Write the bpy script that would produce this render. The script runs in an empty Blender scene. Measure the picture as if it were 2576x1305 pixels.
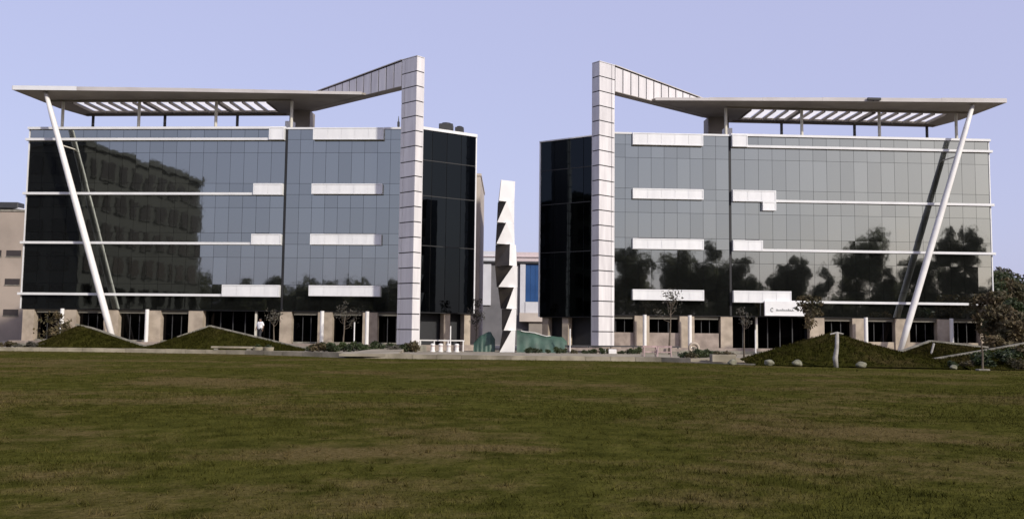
import bpy, bmesh, math, random
import numpy as np
from mathutils import Vector, Matrix

random.seed(7)
RNG = np.random.default_rng(11)
R = math.radians
SC = bpy.context.scene
COL = SC.collection
NTH = 'first second third fourth fifth sixth seventh eighth ninth tenth eleventh twelfth thirteenth fourteenth fifteenth'.split()

# ------------------------------------------------------------------ camera
cam_d = bpy.data.cameras.new('camera')
cam_d.sensor_width = 36.0
cam_d.lens = 36.0 * 2350.0 / 2575.0
cam_d.clip_end = 5000
cam = bpy.data.objects.new('camera', cam_d)
COL.objects.link(cam)
PITCH, ROLL = math.atan(189.5 / 2350.0), 0.011
cam.matrix_world = (Matrix.Translation((0, 0, 1.6)) @ Matrix.Rotation(math.pi / 2 + PITCH, 4, 'X')
                    @ Matrix.Rotation(ROLL, 4, 'Z'))
SC.camera = cam

# ------------------------------------------------------------------ sky, sun, exposure
SUN_AZ, SUN_EL = R(137), R(30)          # azimuth from +Y towards +X: behind the camera, to its right
world = bpy.data.worlds.new('World')
SC.world = world
world.use_nodes = True
wn = world.node_tree
bg = wn.nodes['Background']
sky = wn.nodes.new('ShaderNodeTexSky')
sky.sky_type = 'NISHITA'
sky.sun_disc = False
sky.sun_elevation = SUN_EL
sky.sun_rotation = SUN_AZ
sky.dust_density = 3.0
sky.altitude = 200
hz = wn.nodes.new('ShaderNodeMix')       # thin even high haze over the whole sky
hz.data_type = 'RGBA'
hz.inputs['Factor'].default_value = 0.56
hz.inputs['B'].default_value = (7.45, 7.45, 11.3, 1)
wn.links.new(sky.outputs[0], hz.inputs['A'])
wn.links.new(hz.outputs['Result'], bg.inputs['Color'])
bg.inputs['Strength'].default_value = 0.1

sun_d = bpy.data.lights.new('sun', 'SUN')
sun_d.energy = 3.6
sun_d.angle = R(2.5)
sun_d.color = (1.0, 0.94, 0.84)
sun = bpy.data.objects.new('sun', sun_d)
COL.objects.link(sun)
to_sun = Vector((math.sin(SUN_AZ) * math.cos(SUN_EL), math.cos(SUN_AZ) * math.cos(SUN_EL), math.sin(SUN_EL)))
sun.rotation_euler = to_sun.to_track_quat('Z', 'Y').to_euler()
sun.location = to_sun * 300

SC.view_settings.view_transform = 'Standard'
SC.view_settings.look = 'None'
SC.view_settings.exposure = 0.0
SC.view_settings.gamma = 1.0
SC.view_settings.use_curve_mapping = False
SC.cycles.caustics_reflective = False
SC.cycles.caustics_refractive = False
SC.cycles.max_bounces = 8
SC.cycles.use_denoising = True


# ------------------------------------------------------------------ materials
def nodes(name):
    m = bpy.data.materials.new(name)
    m.use_nodes = True
    nt = m.node_tree
    return m, nt, nt.nodes['Principled BSDF']


def mat(name, a, b=None, scale=3.0, rough=0.7, metal=0.0, detail=4.0, bump=0.0, bscale=None, lo=0.35, hi=0.65,
        spec=None, rnd=0.0, stretch=(1, 1, 1), trans=0.0):
    """two-colour noise material in world space, optional bump, optional per-object brightness change"""
    m, nt, p = nodes(name)
    L = nt.links
    b = b or tuple(c * 0.82 for c in a)
    geo = nt.nodes.new('ShaderNodeNewGeometry')
    mp = nt.nodes.new('ShaderNodeMapping')
    mp.inputs['Scale'].default_value = stretch
    L.new(geo.outputs['Position'], mp.inputs['Vector'])
    nz = nt.nodes.new('ShaderNodeTexNoise')
    nz.inputs['Scale'].default_value = scale
    nz.inputs['Detail'].default_value = detail
    L.new(mp.outputs[0], nz.inputs['Vector'])
    rp = nt.nodes.new('ShaderNodeValToRGB')
    rp.color_ramp.elements[0].position = lo
    rp.color_ramp.elements[1].position = hi
    rp.color_ramp.elements[0].color = (*a, 1)
    rp.color_ramp.elements[1].color = (*b, 1)
    L.new(nz.outputs['Fac'], rp.inputs['Fac'])
    out = rp.outputs['Color']
    if rnd:
        oi = nt.nodes.new('ShaderNodeObjectInfo')
        mr = nt.nodes.new('ShaderNodeMapRange')
        mr.inputs['To Min'].default_value = 1 - rnd
        mr.inputs['To Max'].default_value = 1 + rnd
        L.new(oi.outputs['Random'], mr.inputs['Value'])
        hs = nt.nodes.new('ShaderNodeHueSaturation')
        L.new(mr.outputs[0], hs.inputs['Value'])
        L.new(out, hs.inputs['Color'])
        out = hs.outputs['Color']
    L.new(out, p.inputs['Base Color'])
    p.inputs['Roughness'].default_value = rough
    p.inputs['Metallic'].default_value = metal
    if spec is not None:
        p.inputs['Specular IOR Level'].default_value = spec
    if bump:
        bz = nt.nodes.new('ShaderNodeTexNoise')
        bz.inputs['Scale'].default_value = bscale or scale * 6
        bz.inputs['Detail'].default_value = 5
        L.new(geo.outputs['Position'], bz.inputs['Vector'])
        bp = nt.nodes.new('ShaderNodeBump')
        bp.inputs['Strength'].default_value = bump
        bp.inputs['Distance'].default_value = 0.05
        L.new(bz.outputs['Fac'], bp.inputs['Height'])
        L.new(bp.outputs[0], p.inputs['Normal'])
    if trans:
        tr = nt.nodes.new('ShaderNodeBsdfTranslucent')
        L.new(out, tr.inputs['Color'])
        mx = nt.nodes.new('ShaderNodeMixShader')
        mx.inputs[0].default_value = trans
        L.new(p.outputs[0], mx.inputs[1])
        L.new(tr.outputs[0], mx.inputs[2])
        L.new(mx.outputs[0], nt.nodes['Material Output'].inputs['Surface'])
    return m


def glass_mat(name, col, rnd=0.10, rough=0.034, wav=0.003):
    """mirror-coated tinted curtain wall glass: opaque from outside, weak coloured reflection, slightly wavy"""
    m, nt, p = nodes(name)
    L = nt.links
    oi = nt.nodes.new('ShaderNodeObjectInfo')
    mr = nt.nodes.new('ShaderNodeMapRange')
    mr.inputs['To Min'].default_value = 1 - rnd
    mr.inputs['To Max'].default_value = 1 + rnd
    L.new(oi.outputs['Random'], mr.inputs['Value'])
    hs = nt.nodes.new('ShaderNodeHueSaturation')
    hs.inputs['Color'].default_value = (*col, 1)
    L.new(mr.outputs[0], hs.inputs['Value'])
    L.new(hs.outputs[0], p.inputs['Base Color'])
    p.inputs['Metallic'].default_value = 0.985
    p.inputs['Specular IOR Level'].default_value = 0.3
    p.inputs['Roughness'].default_value = rough
    geo = nt.nodes.new('ShaderNodeNewGeometry')
    nz = nt.nodes.new('ShaderNodeTexNoise')
    nz.inputs['Scale'].default_value = 0.9
    nz.inputs['Detail'].default_value = 2
    L.new(geo.outputs['Position'], nz.inputs['Vector'])
    bp = nt.nodes.new('ShaderNodeBump')
    bp.inputs['Strength'].default_value = 1.0
    bp.inputs['Distance'].default_value = wav
    L.new(nz.outputs['Fac'], bp.inputs['Height'])
    L.new(bp.outputs[0], p.inputs['Normal'])
    return m


WORN = [(-1.7, 12.6, 2.3, 0.9, 0.15), (-0.2, 13.4, 0.9, 0.35, 0.22), (-1.0, 9.6, 1.2, 1.2, 0.13), (1.9, 9.1, 0.8, 0.7, 0.12), (-10, 29.4, 3.5, 2.2, 0.14),
        (-11, 23.5, 5.5, 3.0, 0.10), (-5.2, 11.0, 1.1, 0.9, 0.12), (6.5, 16, 1.6, 1.2, 0.08), (-24, 48, 7, 6, 0.1)]


def lawn_mat(name, dry=1.0, sc=1.0, dark=1.0):
    """turf: green with straw-brown worn patches, colour set by place so ground and blades agree"""
    m, nt, p = nodes(name)
    L = nt.links
    geo = nt.nodes.new('ShaderNodeNewGeometry')
    mp = nt.nodes.new('ShaderNodeMapping')
    mp.inputs['Scale'].default_value = (sc, sc, 0.0)
    L.new(geo.outputs['Position'], mp.inputs['Vector'])

    def noise(scale, detail, off):
        n = nt.nodes.new('ShaderNodeTexNoise')
        n.inputs['Scale'].default_value = scale
        n.inputs['Detail'].default_value = detail
        n.inputs['Roughness'].default_value = 0.62
        ad = nt.nodes.new('ShaderNodeVectorMath')
        ad.inputs[1].default_value = off
        L.new(mp.outputs[0], ad.inputs[0])
        L.new(ad.outputs[0], n.inputs['Vector'])
        return n
    n1 = noise(0.17, 6, (3.1, 1.7, 0))
    n2 = noise(1.6, 5, (8, 2, 0))
    n3 = noise(14.0, 4, (1, 5, 0))
    g = nt.nodes.new('ShaderNodeValToRGB')
    e = g.color_ramp.elements
    e[0].position, e[1].position = 0.3, 0.72
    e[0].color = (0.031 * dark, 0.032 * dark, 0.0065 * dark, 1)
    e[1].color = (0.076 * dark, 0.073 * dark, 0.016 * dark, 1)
    L.new(n2.outputs['Fac'], g.inputs['Fac'])
    d = nt.nodes.new('ShaderNodeValToRGB')
    e = d.color_ramp.elements
    e[0].position, e[1].position = 0.3, 0.75
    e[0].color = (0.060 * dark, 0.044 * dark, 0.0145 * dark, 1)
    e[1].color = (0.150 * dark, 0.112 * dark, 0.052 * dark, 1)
    L.new(n3.outputs['Fac'], d.inputs['Fac'])
    sm = nt.nodes.new('ShaderNodeMath')
    sm.operation = 'MULTIPLY_ADD'
    sm.inputs[1].default_value = 0.45
    L.new(n2.outputs['Fac'], sm.inputs[0])
    L.new(n1.outputs['Fac'], sm.inputs[2])
    acc = sm.outputs[0]
    for (wx, wy, rx, ry, amp) in WORN:             # worn, trodden places of the lawn
        sb = nt.nodes.new('ShaderNodeVectorMath')
        sb.operation = 'SUBTRACT'
        sb.inputs[1].default_value = (wx * sc, wy * sc, 0)
        L.new(mp.outputs[0], sb.inputs[0])
        ml = nt.nodes.new('ShaderNodeVectorMath')
        ml.operation = 'MULTIPLY'
        ml.inputs[1].default_value = (1 / rx, 1 / ry, 0)
        L.new(sb.outputs[0], ml.inputs[0])
        ln = nt.nodes.new('ShaderNodeVectorMath')
        ln.operation = 'LENGTH'
        L.new(ml.outputs[0], ln.inputs[0])
        pm = nt.nodes.new('ShaderNodeMapRange')
        pm.interpolation_type = 'SMOOTHSTEP'
        pm.inputs['From Min'].default_value = 0.3
        pm.inputs['From Max'].default_value = 1.5
        pm.inputs['To Min'].default_value = amp
        pm.inputs['To Max'].default_value = 0.0
        L.new(ln.outputs['Value'], pm.inputs['Value'])
        ad_ = nt.nodes.new('ShaderNodeMath')
        L.new(acc, ad_.inputs[0])
        L.new(pm.outputs[0], ad_.inputs[1])
        acc = ad_.outputs[0]
    rr = nt.nodes.new('ShaderNodeMapRange')
    rr.inputs['From Min'].default_value = 0.71
    rr.inputs['From Max'].default_value = 0.88
    rr.inputs['To Max'].default_value = 0.85 * dry
    L.new(acc, rr.inputs['Value'])
    mx = nt.nodes.new('ShaderNodeMix')
    mx.data_type = 'RGBA'
    L.new(rr.outputs[0], mx.inputs['Factor'])
    L.new(g.outputs[0], mx.inputs['A'])
    L.new(d.outputs[0], mx.inputs['B'])
    rpi = nt.nodes.new('ShaderNodeMapRange')      # blades differ from one another
    rpi.inputs['To Min'].default_value = 0.55
    rpi.inputs['To Max'].default_value = 1.55
    L.new(geo.outputs['Random Per Island'], rpi.inputs['Value'])
    hv = nt.nodes.new('ShaderNodeHueSaturation')
    L.new(rpi.outputs[0], hv.inputs['Value'])
    L.new(mx.outputs['Result'], hv.inputs['Color'])
    L.new(hv.outputs[0], p.inputs['Base Color'])
    p.inputs['Roughness'].default_value = 0.95
    p.inputs['Specular IOR Level'].default_value = 0.0
    bz = nt.nodes.new('ShaderNodeTexNoise')
    bz.inputs['Scale'].default_value = 9
    bz.inputs['Detail'].default_value = 6
    L.new(geo.outputs['Position'], bz.inputs['Vector'])
    bp = nt.nodes.new('ShaderNodeBump')
    bp.inputs['Strength'].default_value = 0.8
    bp.inputs['Distance'].default_value = 0.06
    L.new(bz.outputs['Fac'], bp.inputs['Height'])
    L.new(bp.outputs[0], p.inputs['Normal'])
    return m


M = dict(
    glass=glass_mat('coated glass', (0.320, 0.338, 0.308), rnd=0.06),
    wingglass=glass_mat('black wing glass', (0.018, 0.022, 0.024), rnd=0.08),
    darkglass=glass_mat('dark ground floor glass', (0.017, 0.016, 0.017), rough=0.06),
    backing=mat('dark facade backing', (0.012, 0.013, 0.016), rough=0.6),
    body=mat('grey concrete', (0.22, 0.21, 0.20), (0.17, 0.165, 0.16), bump=0.2),
    white=mat('white enamelled metal', (0.80, 0.80, 0.795), (0.73, 0.732, 0.735), scale=0.9, stretch=(2.2, 2.2, 0.5), rough=0.42, rnd=0.03),
    trim=mat('white painted ledge', (0.75, 0.75, 0.745), (0.67, 0.67, 0.672), scale=0.6, rough=0.45),
    panel=mat('white composite cladding', (0.70, 0.675, 0.67), (0.59, 0.565, 0.565), scale=1.0, stretch=(2.5, 2.5, 0.3), detail=6, rough=0.38, rnd=0.055),
    joint=mat('dark joint', (0.04, 0.037, 0.04), rough=0.8),
    soffit=mat('grey brown soffit', (0.30, 0.265, 0.225), (0.235, 0.205, 0.175), scale=0.5, rough=0.7),
    fascia=mat('pale metal fascia', (0.55, 0.52, 0.50), (0.44, 0.41, 0.39), scale=0.4, rough=0.5),
    skylight=mat('milky skylight sheet', (0.95, 0.93, 0.90), (0.90, 0.89, 0.86), scale=0.9, rough=0.4, trans=0.96),
    steel=mat('pale painted steel', (0.66, 0.63, 0.54), (0.58, 0.55, 0.47), rough=0.5),
    darksteel=mat('dark grey steel', (0.05, 0.05, 0.05), (0.035, 0.035, 0.038), rough=0.5),
    column=mat('white painted column', (0.82, 0.80, 0.77), (0.74, 0.72, 0.69), scale=1.2, rough=0.4),
    stone=mat('beige stone cladding', (0.46, 0.385, 0.30), (0.32, 0.265, 0.205), scale=1.3, rough=0.8, bump=0.25, bscale=5, rnd=0.08),
    pinkstone=mat('pinkish stone wall', (0.36, 0.295, 0.25), (0.24, 0.195, 0.165), scale=1.6, rough=0.85, bump=0.25, bscale=5),
    lintel=mat('olive grey lintel', (0.20, 0.185, 0.15), (0.15, 0.14, 0.115), scale=1, rough=0.8),
    paving=mat('sandy paving', (0.33, 0.29, 0.22), (0.22, 0.19, 0.14), scale=0.7, rough=0.9, bump=0.3, bscale=6),
    kerb=mat('pale kerb concrete', (0.36, 0.315, 0.235), (0.20, 0.175, 0.125), scale=0.9, rough=0.9, bump=0.3, bscale=8, detail=6),
    coping=mat('grey coping stone', (0.27, 0.25, 0.205), (0.16, 0.15, 0.12), scale=2, rough=0.9, bump=0.2, bscale=9),
    soil=mat('bare earth', (0.12, 0.09, 0.055), (0.075, 0.055, 0.035), scale=0.4, rough=1.0, bump=0.5, bscale=3),
    turf=lawn_mat('lawn turf'),
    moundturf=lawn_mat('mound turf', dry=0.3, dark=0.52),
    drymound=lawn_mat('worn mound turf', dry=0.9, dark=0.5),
    leaf=mat('green leaves', (0.055, 0.075, 0.022), (0.028, 0.042, 0.014), scale=0.9, rough=0.6, trans=0.25, rnd=0.15),
    brownleaf=mat('brownish leaves', (0.12, 0.085, 0.04), (0.06, 0.055, 0.022), scale=0.8, rough=0.7, trans=0.25, rnd=0.15),
    gardenleaf=mat('garden foliage', (0.12, 0.12, 0.075), (0.085, 0.09, 0.055), scale=0.25, rough=0.7, trans=0.6, rnd=0.15),
    greyleaf=mat('dusty and haze-grey leaves', (0.10, 0.092, 0.07), (0.06, 0.056, 0.042), scale=1.2, rough=0.7, trans=0.2, rnd=0.15),
    bark=mat('bark', (0.15, 0.12, 0.09), (0.09, 0.07, 0.05), scale=4, rough=0.9, bump=0.4),
    palebark=mat('pale grey wood', (0.40, 0.38, 0.35), (0.27, 0.25, 0.22), scale=3, rough=0.85, bump=0.3),
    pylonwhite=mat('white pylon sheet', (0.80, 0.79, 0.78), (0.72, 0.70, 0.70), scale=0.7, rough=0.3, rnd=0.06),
    pylonshade=mat('shade-dark pylon sheet', (0.080, 0.066, 0.05), (0.035, 0.03, 0.028), scale=1.2, rough=0.3, metal=0.2, rnd=0.2),
    tarp=mat('green tarpaulin', (0.052, 0.105, 0.075), (0.028, 0.060, 0.043), scale=1.3, rough=0.55, bump=0.5, bscale=3),
    tarpwhite=mat('white hem', (0.62, 0.62, 0.58), (0.5, 0.5, 0.47), rough=0.6),
    blue=mat('blue glazing', (0.030, 0.085, 0.22), (0.022, 0.066, 0.18), scale=0.4, rough=0.25),
    cream=mat('cream render', (0.55, 0.48, 0.42), (0.47, 0.41, 0.36), scale=0.5, rough=0.85),
    rosy=mat('rosy roof edge', (0.60, 0.50, 0.50), (0.55, 0.47, 0.47), rough=0.8),
    pale=mat('pale grey render', (0.60, 0.60, 0.62), (0.52, 0.52, 0.54), scale=0.5, rough=0.8),
    greywall=mat('grey wall', (0.16, 0.155, 0.16), (0.12, 0.118, 0.122), scale=0.6, rough=0.85),
    tan=mat('tan sandstone block', (0.40, 0.33, 0.27), (0.30, 0.25, 0.205), scale=0.25, rough=0.85, bump=0.15),
    slot=mat('dark window slot', (0.05, 0.04, 0.035), rough=0.3),
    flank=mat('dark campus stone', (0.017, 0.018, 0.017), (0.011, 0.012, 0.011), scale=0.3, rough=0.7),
    black=mat('matt black', (0.012, 0.012, 0.013), rough=0.6),
    skin=mat('skin', (0.22, 0.12, 0.075), (0.19, 0.10, 0.062), rough=0.6),
    shirt=mat('white cotton', (0.80, 0.79, 0.79), (0.72, 0.71, 0.72), scale=6, rough=0.9),
    trouser=mat('dark trousers', (0.03, 0.03, 0.034), rough=0.9),
    hair=mat('black hair', (0.012, 0.010, 0.009), rough=0.6),
    pinkwood=mat('faded pink paint', (0.46, 0.33, 0.32), (0.33, 0.235, 0.22), scale=4, rough=0.8),
    boulder=mat('pale boulder', (0.24, 0.23, 0.165), (0.13, 0.125, 0.085), scale=5, rough=0.95, bump=0.5, bscale=14),
    signface=mat('sign board', (0.80, 0.80, 0.79), (0.74, 0.73, 0.73), scale=1.3, rough=0.35),
    letter=mat('grey lettering', (0.22, 0.24, 0.23), (0.17, 0.18, 0.175), rough=0.5),
    letterdark=mat('dark emblem', (0.05, 0.055, 0.05), rough=0.5),
)


# ------------------------------------------------------------------ mesh helpers
class MB:
    def __init__(s):
        s.v, s.f = [], []

    def add(s, vs, fs):
        o = len(s.v)
        s.v += [tuple(map(float, p)) for p in vs]
        s.f += [tuple(i + o for i in q) for q in fs]
        return s

    def box(s, x0, x1, y0, y1, z0, z1):
        x0, x1 = min(x0, x1), max(x0, x1)
        y0, y1 = min(y0, y1), max(y0, y1)
        return s.add([(x0, y0, z0), (x1, y0, z0), (x1, y1, z0), (x0, y1, z0),
                      (x0, y0, z1), (x1, y0, z1), (x1, y1, z1), (x0, y1, z1)],
                     [(0, 3, 2, 1), (4, 5, 6, 7), (0, 1, 5, 4), (1, 2, 6, 5), (2, 3, 7, 6), (3, 0, 4, 7)])

    def prism(s, poly, z0, z1):
        a = sum(poly[i][0] * poly[(i + 1) % len(poly)][1] - poly[(i + 1) % len(poly)][0] * poly[i][1] for i in range(len(poly)))
        if a < 0:
            poly = poly[::-1]
            z0 = z0[::-1] if hasattr(z0, '__len__') else z0
            z1 = z1[::-1] if hasattr(z1, '__len__') else z1
        n = len(poly)
        zz0 = z0 if hasattr(z0, '__len__') else [z0] * n
        zz1 = z1 if hasattr(z1, '__len__') else [z1] * n
        return s.add([(p[0], p[1], z) for p, z in zip(poly, zz0)] + [(p[0], p[1], z) for p, z in zip(poly, zz1)],
                     [tuple(range(n))[::-1], tuple(range(n, 2 * n))] +
                     [(i, (i + 1) % n, n + (i + 1) % n, n + i) for i in range(n)])

    def tube(s, pts, rad, n=8, cap=True):
        pts = [Vector(p) for p in pts]
        if not hasattr(rad, '__len__'):
            rad = [rad] * len(pts)
        vs, fs = [], []
        for i, p in enumerate(pts):
            d = (pts[min(i + 1, len(pts) - 1)] - pts[max(i - 1, 0)]).normalized()
            up = Vector((0, 0, 1)) if abs(d.z) < 0.95 else Vector((1, 0, 0))
            a = d.cross(up).normalized()
            b = a.cross(d).normalized()
            for k in range(n):
                t = 2 * math.pi * k / n
                vs.append(p + (a * math.cos(t) + b * math.sin(t)) * rad[i])
        for i in range(len(pts) - 1):
            for k in range(n):
                fs.append((i * n + k, i * n + (k + 1) % n, (i + 1) * n + (k + 1) % n, (i + 1) * n + k))
        if cap:
            fs.append(tuple(range(n))[::-1])
            fs.append(tuple(range((len(pts) - 1) * n, len(pts) * n)))
        return s.add(vs, fs)

    def lathe(s, c, prof, n=16):
        vs, fs = [], []
        for r, z in prof:
            for k in range(n):
                t = 2 * math.pi * k / n
                vs.append((c[0] + r * math.cos(t), c[1] + r * math.sin(t), c[2] + z))
        for i in range(len(prof) - 1):
            for k in range(n):
                fs.append((i * n + k, i * n + (k + 1) % n, (i + 1) * n + (k + 1) % n, (i + 1) * n + k))
        fs.append(tuple(range(n))[::-1])
        fs.append(tuple(range((len(prof) - 1) * n, len(prof) * n)))
        return s.add(vs, fs)

    def obb(s, c, ux, uy, uz):
        """box with centre c and half-axis vectors"""
        c, ux, uy, uz = map(Vector, (c, ux, uy, uz))
        vs = [c + ux * a + uy * b + uz * d for d in (-1, 1) for a, b in ((-1, -1), (1, -1), (1, 1), (-1, 1))]
        return s.add(vs, [(0, 3, 2, 1), (4, 5, 6, 7), (0, 1, 5, 4), (1, 2, 6, 5), (2, 3, 7, 6), (3, 0, 4, 7)])

    def build(s, name, m, parent=None, smooth=False, bevel=0.0):
        me = bpy.data.meshes.new(name)
        me.from_pydata(s.v, [], s.f)
        bm = bmesh.new()
        bm.from_mesh(me)
        bmesh.ops.recalc_face_normals(bm, faces=bm.faces)
        if bevel:
            bmesh.ops.bevel(bm, geom=list(bm.edges), offset=bevel, segments=1, affect='EDGES', clamp_overlap=True)
        bm.to_mesh(me)
        bm.free()
        if smooth:
            me.polygons.foreach_set('use_smooth', [True] * len(me.polygons))
        me.materials.append(M[m])
        return link(name, me, parent)


def link(name, data, parent=None):
    o = bpy.data.objects.new(name, data)
    COL.objects.link(o)
    if parent:
        o.parent = parent
    return o


def tag(o, label=None, cat=None, group=None, kind=None):
    if label:
        o['label'] = label
    if cat:
        o['category'] = cat
    if group:
        o['group'] = group
    if kind:
        o['kind'] = kind
    return o


def empty(name, loc=(0, 0, 0), rz=0.0):
    o = bpy.data.objects.new(name, None)
    COL.objects.link(o)
    o.location = loc
    o.rotation_euler = (0, 0, rz)
    return o


def copy_tree(o, parent=None):
    c = o.copy()
    COL.objects.link(c)
    c.parent = parent
    for ch in list(o.children):
        copy_tree(ch, c)
    return c


def raw_mesh(name, verts, faces_n, m):
    """fast mesh from numpy: verts (N,3), all faces with faces_n corners in order"""
    me = bpy.data.meshes.new(name)
    nv = len(verts)
    nf = nv // faces_n
    me.vertices.add(nv)
    me.vertices.foreach_set('co', np.asarray(verts, np.float32).ravel())
    me.loops.add(nv)
    me.loops.foreach_set('vertex_index', np.arange(nv, dtype=np.int32))
    me.polygons.add(nf)
    me.polygons.foreach_set('loop_start', np.arange(0, nv, faces_n, dtype=np.int32))
    me.update(calc_edges=True)
    me.materials.append(M[m])
    return me


# ------------------------------------------------------------------ ground
def lawn_edge_y(x):
    xs = [-200, -38, -29, -20, -14, -10, 0, 8, 10.2, 12.4, 14.5, 20.4, 27, 60, 200]
    ys = [69.5, 70, 70.2, 68.4, 64.5, 61.4, 60.3, 60.4, 59.6, 57.0, 55.2, 53.0, 51.2, 44, 30]
    return float(np.interp(x, xs, ys))


g = MB()
g.add([(-2500, -2500, -0.06), (2500, -2500, -0.06), (2500, 2500, -0.06), (-2500, 2500, -0.06)], [(0, 1, 2, 3)])
tag(g.build('ground', 'soil'), 'bare brown earth stretching away around the buildings', 'ground', kind='structure')

xs = np.concatenate([np.linspace(-120, -45, 12), np.linspace(-40, 45, 60), np.linspace(50, 140, 14)])
ts = np.linspace(0, 1, 40)
vs, fs = [], []
for i, x in enumerate(xs):
    ye = lawn_edge_y(x)
    for t in ts:
        y = -60 + (ye + 60) * t
        vs.append((x, y, 0.02 * math.sin(x * 0.21 + y * 0.13) + 0.015 * math.sin(y * 0.37 - x * 0.1) - 0.012 * (t > 0.999)))
nt_ = len(ts)
for i in range(len(xs) - 1):
    for j in range(nt_ - 1):
        fs.append((i * nt_ + j, (i + 1) * nt_ + j, (i + 1) * nt_ + j + 1, i * nt_ + j + 1))
lm = MB().add(vs, fs)
tag(lm.build('lawn', 'turf', smooth=True), 'wide mown lawn with worn brown patches', 'lawn', kind='structure')

# raised forecourt behind the lawn, with its kerb
FZ = 0.24
fx = [-120, -60, -38, -29, -20, -14, -10, 0, 8, 10.2, 12.4, 14.5, 20.4, 27, 60, 140]
poly = [(x, lawn_edge_y(x) + 0.32) for x in fx if x <= 10.2] + [(13.8, 60.2), (15.0, 63.0), (140, 66), (140, 130), (-120, 130)]
tag(MB().prism(poly, -0.05, FZ).build('forecourt', 'paving'), 'sandy paved forecourt in front of the two glass buildings', 'pavement', kind='structure')
kb = tag(empty('kerb'), 'pale concrete kerb between lawn and forecourt', 'kerb', kind='structure')
kx = list(np.arange(-40, 34, 1.6))
for i in range(len(kx) - 1):
    x0, x1 = kx[i] + 0.012, kx[i + 1] - 0.012
    if x0 > 14.0:
        continue
    if x0 > 10.4:
        h = 0.06
    else:
        h = FZ + 0.05 + random.uniform(-0.015, 0.015)
    y0, y1 = lawn_edge_y(x0), lawn_edge_y(x1)
    MB().prism([(x0, y0), (x1, y1), (x1, y1 + 0.3), (x0, y0 + 0.3)], -0.04, h).build('kerb_stone', 'kerb', kb)


# ------------------------------------------------------------------ the two glass buildings
ROOF = 18.76
LEV = [4.6, 8.92, 13.10, 17.76]
CAN = 21.55
unit = bpy.data.meshes.new('pane')
_b = MB().box(-0.5, 0.5, 0, 1, -0.5, 0.5)
unit.from_pydata(_b.v, [], _b.f)
unit.materials.append(M['glass'])
unit_dark = unit.copy()
unit_dark.materials[0] = M['wingglass']
unit_panel = bpy.data.meshes.new('panel')
_b = MB().box(-0.5, 0.5, 0, 1, -0.5, 0.5)
unit_panel.from_pydata(_b.v, [], _b.f)
unit_panel.materials.append(M['panel'])
PR = random.Random(3)


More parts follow.
